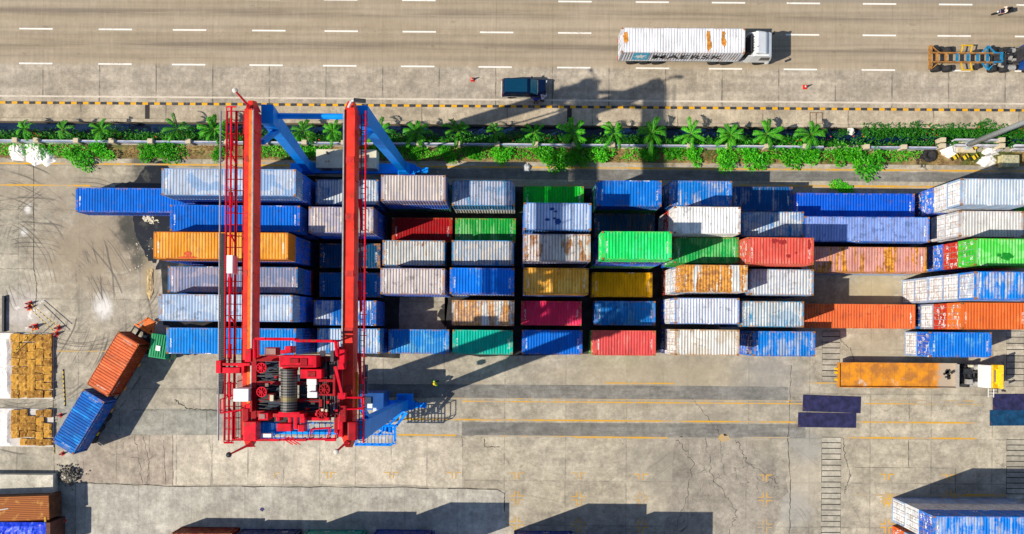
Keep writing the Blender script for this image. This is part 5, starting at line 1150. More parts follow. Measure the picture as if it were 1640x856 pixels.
xl = P(1047, 92, 3).x - c0.x; o.location = (xl - min(xs) * tw / wd, -W2 - .008, .8)
bx0, bx1 = P(1013.5, 92, 3).x - c0.x, P(1039.5, 92, 3).x - c0.x
bl = MB().rect(bx0, bx1, -W2 - .012, -W2 - .002, .42, 2.42).build('star_block', M['sky'], ct)
m_ = MB(); xc_, zc_ = (bx0 + bx1) / 2, 1.42; pts = []
for k in range(14): a = math.pi / 2 + k * math.pi / 7; rr = .72 if k % 2 == 0 else .30; pts.append((xc_ + rr * math.cos(a), zc_ + rr * math.sin(a)))
m_.prism_y(pts, -W2 - .018, -W2 - .0125); m_.build('star', M['wlet'], bl)
m_ = MB()
for (xa, w_, y0_, y1_) in ((-5.65, .26, -.1, .75), (2.55, .22, -.9, .95), (4.0, .2, -.5, .95)):
    q = [P(0, 0, 0)]; pts = wob([(xa - w_, y1_), (xa + w_ * .5, y1_), (xa + w_ * .7, (y0_ + y1_) / 2), (xa + w_, y0_ + .3), (xa, y0_ - .3), (xa - w_, y0_ + .3)], .08, 3, int(xa * 10)); m_.disc_poly(pts, 2.613)
m_.build('rust_patch', simple('orange rust', (0.55, 0.22, 0.03, 1), .85, 0, .5, 3), ct)

# orange and blue container truck turning at the west end
a = P(179.3, 585.7, 3.9); ang = math.atan2(P(203, 546, 3.9).y - P(155.5, 625, 3.9).y, P(203, 546, 3.9).x - P(155.5, 625, 3.9).x)
t = thing('semi_truck', 'container truck with green cab swinging round the row end carrying orange and blue boxes', 'truck', (a.x, a.y, 0), ang)
trailer(t, -9.6, 3.9, M['chassis'], (-8.4, -7.1, -5.8))
m_ = MB(); m_.rect(3.91, 5.3, -.5, .5, 1.05, 1.3); m_.beam((4.1, -1.1, 1.45), (4.1, 1.1, 1.45), (.18, .2), (.18, .2)); m_.beam((4.0, -1.0, 1.4), (5.2, -.4, 1.3), (.14, .14), (.14, .14)); m_.beam((4.0, 1.0, 1.4), (5.2, .4, 1.3), (.14, .14), (.14, .14)); m_.build('gooseneck', simple('orange trailer neck', C(250, 120, 30), .5, 0, .3, 3, .3), t)
for k in (-7.6, -4.8, -2.2, .6, 2.9):
    MB().box((k, -1.22, 1.0), (.4, .06, .3)).build('side_marker', M['amber'] if k > -5 else M['yel'], t)
# cab, yawed: built with its own heading inside the truck's space
cq = P(256, 555, 2.6); d_ = Vector((cq.x - a.x, cq.y - a.y)); ca, sa = math.cos(-ang), math.sin(-ang)
lx, ly = d_.x * ca - d_.y * sa, d_.x * sa + d_.y * ca
yaw = R(-8) - ang
m_ = MB().prism_y([(-1.0, .9), (1.1, .9), (1.15, 1.6), (1.0, 2.3), (.8, 2.7), (-.9, 2.75), (-1.0, 2.6)], -1.2, 1.2)
m_.v = [tuple(Matrix.Rotation(yaw, 3, 'Z') @ Vector(p_) + Vector((lx, ly, 0))) for p_ in m_.v]
M['cabgreen'] = simple('green cab paint', C(20, 160, 100), .4, 0, .1, 1); cab = m_.build('cab', M['cabgreen'], t, .05)
def yb(c_, dd, nm, mat_, par, bv=0):
    mm = MB().box((0, 0, 0), dd, yaw); p_ = Matrix.Rotation(yaw, 3, 'Z') @ Vector(c_) + Vector((lx, ly, 0)); mm.v = [tuple(Vector(v_) + p_) for v_ in mm.v]; return mm.build(nm, mat_, par, bv)
for k in range(7): yb((-.75 + k * .24, 0, 2.765), (.07, 2.2, .05), 'roof_rib', M['cabgreen'], cab)
yb((-.05, -.2, 2.83), (.45, .5, .05), 'roof_sign', M['wlet'], cab); yb((1.10, 0, 2.0), (.06, 2.1, .7), 'windscreen', M['glass'], cab); yb((1.0, -1.35, 1.9), (.12, .22, .4), 'mirror', M['chassis'], cab)
yb((-2.0, 0, .82), (2.6, .9, .25), 'chassis', M['chassis'], t); yb((.0, 0, .6), (1.9, 1.8, .5), 'engine_block', M['chassis'], t)
yb((-2.3, 0, 1.0), (1.0, 1.0, .12), 'fifth_wheel', M['chassis'], t)
for xx, yy in ((.4, -1.0), (.4, 1.0), (-2.3, -.95), (-2.3, .95)):
    p_ = Matrix.Rotation(yaw, 3, 'Z') @ Vector((xx, yy, 0)); o = wheel(t, lx + p_.x, ly + p_.y, .48, 1.5); o.rotation_euler = (0, 0, yaw)
def on_trailer(xl_, st_, lab, marks, rzz=0.0, dy=0.0):
    p_ = Vector((a.x + math.cos(ang) * xl_ - math.sin(ang) * dy, a.y + math.sin(ang) * xl_ + math.cos(ang) * dy)); return container(p_.x, p_.y, 1.285, st_, lab, L20, 2.6, ang + rzz, None, True, False, marks)
o1 = on_trailer(.15, S((228, 112, 66), (240, 140, 95), .4, .02, code=.5, wall=C(160, 55, 25)), 'plain orange container riding on the front of the turning truck trailer', .0)
o2 = on_trailer(-6.5, S((8, 92, 178), (70, 150, 225), .45, .03, code=.5), 'blue container with a white text line riding at the tail of the turning truck', .0)
def scrawl(par, x0, x1, z, sz, seed):
    """white lettering too worn to read: short strokes"""
    r2 = random.Random(seed); m_ = MB(); n = int((x1 - x0) / (sz * .8))
    for k in range(n):
        xx = x0 + (x1 - x0) * k / n
        for q in range(3):
            if r2.random() < .75: m_.box((xx + r2.uniform(0, sz * .5), -W2 - .004, z + r2.uniform(-.3, .3) * sz), (r2.uniform(.08, .4) * sz, .008, r2.uniform(.1, .6) * sz))
    m_.build('worn_lettering', M['wlet'], par)
scrawl(o1, -2.75, -1.2, 2.0, .22, 2); scrawl(o2, -2.6, 2.2, 2.1, .2, 3)

# yellow cab truck with an open orange bed
pa, pb = P(1343, 601, 1.5), P(1608, 606, 2.5); cy = P(1440, 601.5, 1.5).y; x0 = pa.x; xfr = pb.x
t = thing('dump_truck', 'yellow and white cab truck with a long empty orange rusty bed beside the end stacks', 'truck', (x0, cy, 0), 0)
M['orust'] = None
g = G('scraped orange bed', .6); n = g.noise(g.co(), .9, 6, .65); n2 = g.noise(g.add(g.co(), (4, 8, 1)), .5, 5, .6); x, y, z = g.xyz()
c_ = g.mix(g.ss(n, .35, .65), (0.66, 0.25, 0.012, 1), (0.36, 0.14, 0.03, 1)); c_ = g.mix(g.ss(n2, .60, .70), c_, (0.55, 0.47, 0.40, 1))
j_ = g.ss(g.math('ABSOLUTE', g.math('SUBTRACT', g.math('FRACT', g.math('DIVIDE', x, 1.15)), .5)), .47, .49); c_ = g.mix(g.math('MULTIPLY', j_, .5), c_, (.25, .1, .03, 1))
far = g.ss(g.math('ADD', x, g.math('MULTIPLY', n, 1.6)), 10.6, 11.3); M['orust'] = g.out(g.mix(far, c_, (0.40, 0.32, 0.24, 1)))
BL = 11.95; hw = 1.24
fr = trailer(t, .3, 12.1, M['chassis'], (2.0, 3.3, 4.6), 1.2)
bed = MB().rect(.1, BL, -hw, hw, 1.21, 1.35).build('bed_floor', M['orust'], t)
for s_ in (-1, 1): MB().rect(.1, BL, s_ * hw - .04, s_ * hw + .04, 1.352, 1.62).build('side_rail', M['orust'], bed)
MB().rect(.02, .1, -hw, hw, 1.0, 1.55).build('tail_board', M['orust'], bed); MB().rect(BL - .06, BL, -hw + .05, hw - .05, 1.36, 2.1).build('head_board', M['rim'], bed)
for s_ in (-.5, .2, .6): MB().rect(-.2, .0, s_ - .12, s_ + .12, .9, 1.3).build('tail_hook', M['yel'], bed)
r2 = random.Random(4); m_ = MB()
for k in range(10): m_.rect(.1 + k * 1.2, .16 + k * 1.2, -hw - .05, -hw - .041, 1.1, 1.6)
m_.build('side_rib', M['orust'], bed)
m_ = MB()
for k in range(8): m_.box((11.3 + r2.uniform(-.5, .4), r2.uniform(-.2, .5), 1.4), (r2.uniform(.15, .5), r2.uniform(.1, .3), .1), r2.uniform(0, 3))
m_.build('scrap', M['dark'], bed)
xl = xfr - x0
M['cabwhite'] = M['wcab']
cab = tractor(t, xl, M['yel'], 2.55, 1.25, None, False, 4.6)
MB().rect(xl - 1.8, xl - 1.253, -1.15, 1.15, .98, 2.5).build('sleeper_box', M['wcab'], cab, .06)
MB().rect(xl - 1.05, xl - .9, -.55, .65, 2.56, 2.6).build('roof_hatch', M['greylid'], cab); MB().rect(xl - .85, xl - .3, -.7, .8, 2.45, 2.61).build('roof_panel', simple('bright yellow roof', C(240, 225, 30), .4, 0, .06), cab, .03)
m_ = MB()
for k in range(22): m_.tube((xl - r2.uniform(2.4, 4.3), r2.uniform(-1, 1), 1.1), (xl - r2.uniform(2.4, 4.3), r2.uniform(-1, 1), r2.uniform(1.1, 1.5)), .04, 5)
m_.build('air_hose', M['dark'], t)
for (xx, yy, a_, b_, c_, mm_) in ((-4.3, 0, .9, 2.2, .2, 'chassis'), (-3.1, .5, .7, .5, .5, 'dark'), (-2.9, -.6, .6, .5, .45, 'rim'), (-2.75, 1.0, .3, .25, .6, 'beige')): MB().box((xl + xx, yy, 1.1 + c_ / 2), (a_, b_, c_)).build('tractor_fitting', M[mm_], t, .03)
m_ = MB()
for q in ((xl - .75, xl - .15), ): 
    for k in range(3): m_.rect(q[0], q[1], -1.22 - .25 - k * .3, -1.22 - .21 - k * .3, 1.0 + .0 * k, 1.05)
    m_.rect(q[0], q[0] + .05, -2.2, -1.21, 1.0, 1.06); m_.rect(q[1] - .05, q[1], -2.2, -1.21, 1.0, 1.06)
m_.build('open_step', M['wcab'], t)

# skeletal trailer with blue cab at the east edge of the road
p0 = P(1488, 92, 1.2); t = thing('semi_truck', 'bare skeletal trailer in orange, yellow and blue behind a blue cab cut by the frame', 'truck', (p0.x, p0.y, 0), 0)
M['skor'] = simple('rusty orange frame', C(185, 132, 70), .8, 0, .4, 2, .5); M['skbl'] = simple('light blue frame', C(25, 135, 185), .7, 0, .35, 2, .35)
L_ = 7.4
for s_ in (-1, 1): MB().rect(.2, L_, s_ * .47 - .06, s_ * .47 + .06, .95, 1.25).build('frame_rail', M['skor'], t)
MB().rect(.0, .3, -1.2, 1.2, 1.0, 1.28).build('tail_bolster', M['skor'], t)
for k, xx in enumerate((.85, 1.75, 2.9, 4.0, 5.0, 6.0)): MB().rect(xx - .1, xx + .1, -.409, .409, 1.0, 1.24).build('cross_member', M['skbl'] if k > 1 else M['skor'], t)
for s_ in (-1, 1):
    for xa, xb in ((.3, 1.0),): MB().beam((xa, s_ * 1.15, 1.15), (xb, s_ * .54, 1.15), (.09, .1), (.09, .1)).build('outrigger', M['skor'], t)
    for xx in (3.3, 4.25): MB().beam((xx, s_ * .54, 1.15), (xx + .15, s_ * 1.2, 1.15), (.1, .1), (.1, .1)).build('outrigger', M['yel'], t)
    MB().rect(3.3, 4.5, s_ * 1.26 - .05, s_ * 1.26 + .05, 1.05, 1.2).build('side_rail', M['yel'], t)
    MB().beam((5.4, s_ * .54, 1.18), (6.0, s_ * 1.2, 1.18), (.13, .1), (.13, .1)).build('outrigger', M['skbl'], t); MB().beam((6.7, s_ * .54, 1.18), (6.05, s_ * 1.22, 1.18), (.13, .1), (.13, .1)).build('outrigger', M['skbl'], t); MB().rect(5.97, 6.1, s_ * .85 - .31, s_ * .85 + .31, 1.0, 1.12).build('outrigger', M['skbl'], t)
MB().rect(6.5, L_ + .1, -.54, -.40, 1.26, 1.34).build('front_plate', M['skbl'], t); MB().rect(6.5, L_ + .1, .40, .54, 1.26, 1.34).build('front_plate', M['skbl'], t); MB().rect(L_ - .1, L_ + .1, -.395, .395, 1.0, 1.3).build('front_plate', M['skbl'], t)
for xx in (1.0, 2.2):
    for s_ in (-1, 1): wheel(t, xx, s_ * .95, .5, 1.8)
for s_ in (-1, 1): MB().rect(4.9, 5.3, s_ * .75 - .2, s_ * .75 + .2, .3, .9).build('landing_leg', M['chassis'], t)
xl = P(1637, 90, 3).x - p0.x + .9
M['cabblue'] = simple('blue cab paint', C(12, 70, 150), .5, 0, .2); cab = tractor(t, xl + 2.2, M['cabblue'], 3.1, 2.2, None, False, 5.2)
r2 = random.Random(8)
for k in range(14):
    a_, b_, c_ = r2.uniform(.2, .6), r2.uniform(.15, .5), r2.uniform(.15, .5); MB().box((xl - r2.uniform(.2, 1.9), r2.uniform(-1.0, 1.0), 1.0 + c_ / 2), (a_, b_, c_), r2.uniform(-.4, .4)).build('tractor_fitting', M[r2.choice(['chassis', 'dark', 'beige', 'rim', 'dark'])], t, .02)

# dark blue van stopped at the kerb
p0 = P(838, 139, 1.6); L_ = 4.55
t = thing('van', 'dark blue van stopped beside the striped kerb with people at its front', 'van', (p0.x + .1, p0.y + .06, 0), 0)
M['vanblue'] = simple('dark blue car paint', (0.004, 0.055, 0.115, 1), .25, .3, .06); M['vannavy'] = simple('navy car paint', (0.003, 0.012, 0.05, 1), .25, .3, .06)
h = L_ / 2
prof = [(-h, .45), (-h - .02, .8), (-h + .06, 1.05), (-h + .18, 1.75), (-h + .35, 1.86), (.35, 1.86), (.62, 1.78), (1.35, 1.1), (h - .12, .98), (h, .75), (h + .02, .45)]
m_ = MB(); n = len(prof)
def vy(z): return .86 if z < 1.2 else .86 - (z - 1.1) * .17
m_.v = [(x_, s_ * vy(z_), z_) for s_ in (-1, 1) for x_, z_ in prof]; m_.f = [tuple(range(n)), tuple(range(2 * n - 1, n - 1, -1))] + [(i, (i + 1) % n, n + (i + 1) % n, n + i) for i in range(n)]; m_.mi = [0] * len(m_.f)
body = m_.build('body', M['vannavy'], t, .07)
MB().rect(-h + .3, .3, -.66, .66, 1.862, 1.885).build('roof', M['vanblue'], body, .01)
m_ = MB()
for k in (-.35, 0, .35): m_.rect(-h + .5, .1, k - .02, k + .02, 1.887, 1.9)
m_.build('roof_rib', M['vanblue'], body)
MB().beam((.67, 0, 1.765), (1.32, 0, 1.155), (1.36, .02), (1.52, .02), (0, 1, 0)).build('windscreen', M['tealglass'], body)
MB().rect(1.33, 1.40, -.75, .75, 1.075, 1.11).build('wiper_tray', M['rim'], body)
for s_ in (-1, 1):
    MB().beam((-h + .5, s_ * .83, 1.42), (.55, s_ * .83, 1.42), (.42, .02), (.38, .02), (0, -s_ * .17, 1)).build('side_window', M['glass'], body)
    MB().rect(-h + .3, h - .8, s_ * .885 - .01, s_ * .885 + .01, .8, .86).build('side_trim', M['rim'], body)
    m_ = MB(); m_.box((.78, s_ * 1.0, 1.2), (.12, .22, .16)); m_.tube((.75, s_ * .86, 1.18), (.78, s_ * .95, 1.2), .025, 5); m_.build('mirror', M['vannavy'], body)
    MB().box((h - .06, s_ * .68, .78), (.2, .3, .16), s_ * -.35).build('headlight', M['wcab'], body, .02); MB().box((-h + .0, s_ * .76, .95), (.06, .14, .3)).build('tail_light', M['redlamp'], body)
    for xx in (-1.4, 1.45): wheel(t, xx, s_ * .76, .32, .75)
MB().rect(h - .02, h + .07, -.82, .82, .4, .6).build('bumper', M['rim'], body, .02); MB().rect(-h - .08, -h - .0, -.82, .82, .4, .62).build('bumper', M['wcab'], body, .02)
MB().beam((-h + .02, 0, 1.15), (-h + .13, 0, 1.68), (1.3, .02), (1.2, .02), (0, 1, 0)).build('rear_window', M['glass'], body)

# ================================================================== PEOPLE
def skin_mesh(name, pts, edges, radii, mats_, sub=1, root=0):
    me = bpy.data.meshes.new(name); me.from_pydata([tuple(p_) for p_ in pts], edges, []); ob = bpy.data.objects.new(name, me); col.objects.link(ob)
    md = ob.modifiers.new('Skin', 'SKIN'); md.use_smooth_shade = True
    for i, r2 in enumerate(radii): me.skin_vertices[0].data[i].radius = (r2, r2) if not isinstance(r2, tuple) else r2
    me.skin_vertices[0].data[root].use_root = True
    sb = ob.modifiers.new('Sub', 'SUBSURF'); sb.levels = sub; sb.render_levels = sub
    dg = bpy.context.evaluated_depsgraph_get(); dg.update(); m2 = bpy.data.meshes.new_from_object(ob.evaluated_get(dg)); bpy.data.objects.remove(ob)
    m2.materials.clear(); m2.materials.append(mats_)
    for p_ in m2.polygons: p_.use_smooth = True
    return m2
M['skin'] = simple('skin', (0.36, 0.19, 0.11, 1), .6, 0, .06); M['hair'] = simple('black hair', (0.012, 0.01, 0.009, 1), .7)
def cloth(name, c): return simple(name, c, .8, 0, .2, 8)
def person(label, loc, rz, shirt, trous, pose, hair=True, extra=None, group=None):
    """pose: joint positions (m) in the person's frame, facing +x"""
    t = thing('person', label, 'person', loc, rz, group)
    J = pose; V = Vector
    names = ['pelvis', 'chest', 'neck', 'head', 'crown', 'shl', 'ell', 'wrl', 'hal', 'shr', 'elr', 'wrr', 'har', 'hil', 'knl', 'anl', 'tol', 'hir', 'knr', 'anr', 'tor']
    rad = dict(pelvis=.12, chest=.14, neck=.055, head=.095, crown=.085, shl=.055, ell=.042, wrl=.03, hal=.033, shr=.055, elr=.042, wrr=.03, har=.033, hil=.085, knl=.06, anl=.042, tol=.04, hir=.085, knr=.06, anr=.042, tor=.04)
    pts = [V(J[n]) for n in names]; ix = {n: i for i, n in enumerate(names)}
    E = [('pelvis', 'chest'), ('chest', 'neck'), ('neck', 'head'), ('head', 'crown'), ('chest', 'shl'), ('shl', 'ell'), ('ell', 'wrl'), ('wrl', 'hal'), ('chest', 'shr'), ('shr', 'elr'), ('elr', 'wrr'), ('wrr', 'har'), ('pelvis', 'hil'), ('hil', 'knl'), ('knl', 'anl'), ('anl', 'tol'), ('pelvis', 'hir'), ('hir', 'knr'), ('knr', 'anr'), ('anr', 'tor')]
    me = skin_mesh('body', pts, [(ix[a_], ix[b_]) for a_, b_ in E], [rad[n] for n in names], M['skin'], 1)
    mb = MB(); hd = V(J['head']); f = V((1, 0, 0)); up = (V(J['crown']) - hd).normalized(); f = (f - up * f.dot(up)).normalized(); sd_ = up.cross(f)
    mb.tube(hd + f * .085, hd + f * .125 - up * .02, .022, 6, 0, .012)
    for s_ in (-1, 1): mb.box(hd + sd_ * .098 * s_, (.05, .025, .07))
    for wr, ha, s_ in (('wrl', 'hal', 1), ('wrr', 'har', -1)):
        a_, b_ = V(J[wr]), V(J[ha]); dd = (b_ - a_).normalized(); side = dd.cross(up); side = side.normalized() if side.length > .1 else V((0, 1, 0)); nn = side.cross(dd)
        for k, ln in enumerate((.07, .085, .08, .062)):
            q = b_ + side * (k - 1.5) * .02; kq = q + dd * ln * .55 - nn * .006; mb.tube(q, kq, .0095, 5, 0, .009); mb.tube(kq, kq + dd * ln * .45 - nn * .02, .009, 5, 0, .007)
        q = a_.lerp(b_, .5); mb.tube(q + side * .02 * s_, q + side * .05 * s_ + dd * .05, .011, 5, 0, .009)
    bm = bmesh.new(); bm.from_mesh(me); tmp = mb.mesh('x', None); bm.from_mesh(tmp); bm.to_mesh(me); bm.free()
    bo = link('body', me, t)
    up_ = ['pelvis', 'chest', 'neckb', 'shl', 'ell', 'shr', 'elr']
    P2 = dict(J); P2['neckb'] = tuple(V(J['chest']).lerp(V(J['neck']), .75)); i2 = {n: i for i, n in enumerate(up_)}
    link('shirt', skin_mesh('shirt', [P2[n] for n in up_], [(i2[a_], i2[b_]) for a_, b_ in (('pelvis', 'chest'), ('chest', 'neckb'), ('chest', 'shl'), ('shl', 'ell'), ('chest', 'shr'), ('shr', 'elr'))], [.155, .175, .07, .085, .062, .085, .062], shirt), t)
    lo = ['pelvis', 'hil', 'knl', 'anl', 'hir', 'knr', 'anr']; i3 = {n: i for i, n in enumerate(lo)}
    link('trousers', skin_mesh('trousers', [J[n] for n in lo], [(i3[a_], i3[b_]) for a_, b_ in (('pelvis', 'hil'), ('hil', 'knl'), ('knl', 'anl'), ('pelvis', 'hir'), ('hir', 'knr'), ('knr', 'anr'))], [.145, .105, .08, .062, .105, .08, .062], trous), t)
    for s_ in ('l', 'r'):
        a_, b_ = V(J['an' + s_]), V(J['to' + s_]); c_ = a_.lerp(b_, .5); MB().box((c_.x, c_.y, max(.05, c_.z - .01)), (.27, .1, .1), math.atan2(b_.y - a_.y, b_.x - a_.x)).build('shoe', M['hair'], t, .03)
    if hair:
        mb = MB(); c_ = hd.lerp(V(J['crown']), .55); mb.lathe([(.02, .11), (.07, .09), (.105, .03), (.105, -.03), (.06, -.07)], 12, 0, 'Z', c_ - f * .02); mb.build('hair', M['hair'], t, 0, True)
    return t
stand = dict(pelvis=(0, 0, .93), chest=(.02, 0, 1.3), neck=(.03, 0, 1.5), head=(.05, 0, 1.6), crown=(.05, 0, 1.7), shl=(.0, .2, 1.42), ell=(-.02, .27, 1.14), wrl=(.12, .24, .93), hal=(.17, .23, .87), shr=(.0, -.2, 1.42), elr=(-.02, -.27, 1.14), wrr=(.12, -.24, .93), har=(.17, -.23, .87), hil=(0, .1, .88), knl=(.03, .11, .48), anl=(0, .11, .08), tol=(.16, .13, .04), hir=(0, -.1, .88), knr=(.03, -.11, .48), anr=(0, -.11, .08), tor=(.16, -.13, .04))
walk = dict(stand, knl=(.2, .1, .5), anl=(.22, .1, .1), tol=(.38, .1, .05), knr=(.0, -.1, .48), anr=(-.25, -.1, .12), tor=(-.12, -.11, .04), ell=(-.15, .27, 1.16), wrl=(-.1, .26, .9), hal=(-.07, .25, .83), elr=(.1, -.27, 1.15), wrr=(.28, -.24, 1.0), har=(.34, -.23, .97))
hold = dict(stand, wrl=(.28, .12, 1.1), hal=(.34, .06, 1.12), wrr=(.28, -.12, 1.1), har=(.34, -.06, 1.12), ell=(.05, .28, 1.12), elr=(.05, -.28, 1.12))
bend = dict(stand, pelvis=(-.1, 0, .9), chest=(.22, 0, 1.16), neck=(.38, 0, 1.26), head=(.47, 0, 1.3), crown=(.56, 0, 1.34), shl=(.28, .2, 1.2), ell=(.38, .24, .92), wrl=(.52, .18, .75), hal=(.57, .16, .7), shr=(.28, -.2, 1.2), elr=(.38, -.24, .92), wrr=(.52, -.18, .75), har=(.57, -.16, .7), hil=(-.1, .1, .86), hir=(-.1, -.1, .86))
ride = dict(stand, pelvis=(-.2, 0, .85), chest=(-.1, 0, 1.2), neck=(-.06, 0, 1.4), head=(-.03, 0, 1.5), crown=(-.02, 0, 1.6), shl=(-.1, .2, 1.32), ell=(.1, .3, 1.12), wrl=(.33, .3, 1.04), hal=(.4, .29, 1.04), shr=(-.1, -.2, 1.32), elr=(.1, -.3, 1.12), wrr=(.33, -.3, 1.04), har=(.4, -.29, 1.04), hil=(-.18, .12, .82), knl=(.2, .2, .72), anl=(.08, .2, .34), tol=(.24, .2, .3), hir=(-.18, -.12, .82), knr=(.2, -.2, .72), anr=(.08, -.2, .34), tor=(.24, -.2, .3))
p_ = P(858, 158, 0); person('person in a bright blue shirt standing by the front wheel of the van', (p_.x, 23.14, .008), R(-90), cloth('blue shirt', (0.01, 0.03, .55, 1)), cloth('dark navy trousers', (.01, .012, .04, 1)), hold)
p_ = P(867.5, 160, 0); person('person in a pale lilac shirt bending at the van bonnet', (p_.x + .05, 23.2, .008), R(75), cloth('lilac shirt', (.62, .55, .68, 1)), cloth('black trousers', (.02, .02, .025, 1)), bend)
p_ = P(699, 613, 0); person('worker in a fluorescent yellow-green vest walking in the crane shadow', (p_.x, p_.y, 0), R(200), cloth('fluorescent vest', (.40, .85, .02, 1)), cloth('dark work trousers', (.02, .03, .04, 1)), walk, False)
m_ = MB(); o = bpy.data.objects[[o_.name for o_ in bpy.data.objects if o_.name.startswith('person')][-1]]
m_.lathe([(.02, .17), (.09, .14), (.13, .05), (.135, 0), (.17, -.005), (.17, -.02)], 12, 0, 'Z', (.05, 0, 1.6)); m_.build('helmet', simple('yellow helmet', (.85, .55, .02, 1), .4), o, 0, True)
# motorcycle and rider
p0 = P(1604, 20, .5); rz = R(188)
t = thing('motorcycle', 'small dark motorcycle riding on the far lane of the road', 'motorcycle', (p0.x, p0.y, .008), rz)
for xx in (-.62, .66): o = wheel(t, xx, 0, .29, .35)
m_ = MB(); m_.tube((-.6, 0, .32), (.1, 0, .42), .05, 6); m_.tube((.1, 0, .42), (.5, 0, .85), .04, 6); m_.tube((.66, .05, .3), (.48, .03, .95), .03, 6); m_.tube((-.6, 0, .5), (.3, 0, .75), .04, 6); m_.build('frame', M['chassis'], t)
MB().box((0.0, 0, .45), (.42, .28, .3)).build('engine', M['rim'], t, .04); MB().box((-.3, 0, .74), (.7, .24, .1)).build('seat', M['hair'], t, .04); MB().box((.25, 0, .78), (.42, .26, .2)).build('fuel_tank', simple('purple tank', (.03, .01, .07, 1), .3), t, .07)
m_ = MB(); m_.tube((.42, -.34, 1.02), (.42, .34, 1.02), .02, 6); m_.tube((.42, 0, 1.02), (.48, 0, .92), .025, 5); m_.build('handlebar', M['rim'], t); MB().box((.58, 0, .84), (.12, .16, .16)).build('headlight', M['wcab'], t, .04)
MB().box((-.72, 0, .92), (.36, .4, .32)).build('top_box', M['hair'], t, .04)
person('rider in a white and dark jacket sitting on the small motorcycle', (p0.x, p0.y, .008), rz, cloth('white jacket', (.6, .5, .42, 1)), cloth('dark jeans', (.02, .02, .05, 1)), ride)
# ================================================================== YARD BITS
M['mud'] = simple('wet mud', (.060, .058, .050, 1), .6, 0, .85, 2.2); M['cone'] = simple('red cone plastic', (0.62, 0.03, 0.02, 1), .5, 0, .15, 6); M['conew'] = simple('white cone band', (.75, .72, .68, 1), .5)
def cone(u, v, label, s_=1.0, tilt=0.0, grp=None, h_=0.0):
    p_ = P(u, v, h_); t = thing('traffic_cone', label, 'traffic cone', (p_.x, p_.y, h_), rnd.uniform(0, 3), grp); t.rotation_euler[1] = tilt; t.scale = (s_, s_, s_)
    MB().box((0, 0, .03), (.42, .42, .058)).build('base', M['cone'], t, .01); m_ = MB(); m_.lathe([(.16, .06), (.115, .3)], 14); m_.lathe([(.085, .46), (.03, .75), (.012, .76)], 14); m_.build('body', M['cone'], t, 0, True); m_ = MB(); m_.lathe([(.1145, .301), (.0855, .459)], 14); m_.build('band', M['conew'], t, 0, True)
    return t
cone(757, 128, 'lone red cone on the road west of the van'); cone(1289, 140, 'lone red cone on the road east of the white truck', 1.05)
cone(48, 487, 'upper red cone of the pair at the west end of two striped poles', 1.2); cone(47, 493.5, 'lower red cone of the pair at the west end of two striped poles', 1.2); cone(93.5, 526, 'upper red cone at the east end of the two striped poles', 1.2); cone(90, 535.5, 'red cone at the corner of the large brown stack', 1.2); cone(56, 524, 'largest red cone holding the single pole over the brown stack', 1.5)
cone(97, 665.5, 'small dark red and white cone beside the blue truck container', .95); cone(100, 727, 'small dark red and white cone near the rubble heap', .95); cone(103, 834, 'bright pink-red cone in shade by the blue tarpaulin', .95)
g = G('yellow black stripes', .5); x, y, z = g.xyz(); fr = g.math('FRACT', g.math('MULTIPLY', x, 2.2)); M['stripe'] = g.out(g.mix(g.math('GREATER_THAN', fr, .4), (0.02, 0.02, 0.02, 1), C(240, 205, 40)))
def pole(u0, v0, u1, v1, h0, h1, label, r=.04):
    a_, b_ = P(u0, v0, h0), P(u1, v1, h1); d_ = b_ - a_; t = MB().tube((0, 0, 0), (d_.length, 0, 0), r, 8).build('barrier_pole', M['stripe']); t.location = a_; t.rotation_euler = d_.to_track_quat('X', 'Z').to_euler(); return tag(t, label, 'barrier pole')
pole(48, 486, 93, 524.5, .95, .95, 'upper striped barrier pole resting between the red cones'); pole(47, 493, 89.5, 534, .95, .95, 'lower striped barrier pole resting between the red cones'); pole(58, 524, 19, 569, 1.2, .55, 'striped pole leaning from a cone across the large brown stack'); pole(101, 592, 104, 651, .05, .05, 'striped yellow black pole lying on the ground beside the brown stacks', .05); pole(98, 838, 98, 858, .05, .05, 'short striped pole on the ground by the blue tarpaulin', .045); pole(86, 700, 87, 727, .05, .05, 'thin striped pole at the lower corner of the smaller brown stack', .03)
# stacked cardboard on low pads
g = G('weathered cardboard', .9); n = g.noise(g.co(), 2.2, 5, .7); r_ = g.oinfo('Random'); n2 = g.noise(g.add(g.co(), (5, 1, 1)), 1.1, 4, .6, 1.0)
c_ = g.mix(g.ss(r_, 0, 1), (0.50, 0.25, 0.035, 1), (0.25, 0.11, 0.015, 1)); c_ = g.mix(g.ss(n, .52, .7), c_, (0.58, 0.36, 0.10, 1)); c_ = g.mix(g.ss(n2, .52, .60), c_, (0.10, 0.045, 0.012, 1)); n4 = g.noise(g.add(g.co(), g.vec(g.math('MULTIPLY', r_, 40), 0, 0)), 3.5, 5, .7); c_ = g.mix(g.ss(n4, .5, .72, 0, .7), c_, (0.62, 0.40, 0.12, 1)); g.bump(n2, .6, .08); M['card'] = g.out(c_)
g = G('crusted white sheet', .9); n = g.noise(g.co(), 3.5, 6, .7); c_ = g.mix(g.ss(n, .55, .68), (0.80, 0.76, 0.72, 1), (0.45, 0.38, 0.33, 1)); g.bump(n, .5, .05); M['crust'] = g.out(c_)
M['plastic'] = simple('white plastic sheet', (0.82, 0.79, 0.76, 1), .45, 0, .15, 3); M['pad'] = simple('pale pad concrete', C(215, 210, 205), .85, 0, .15, 2)
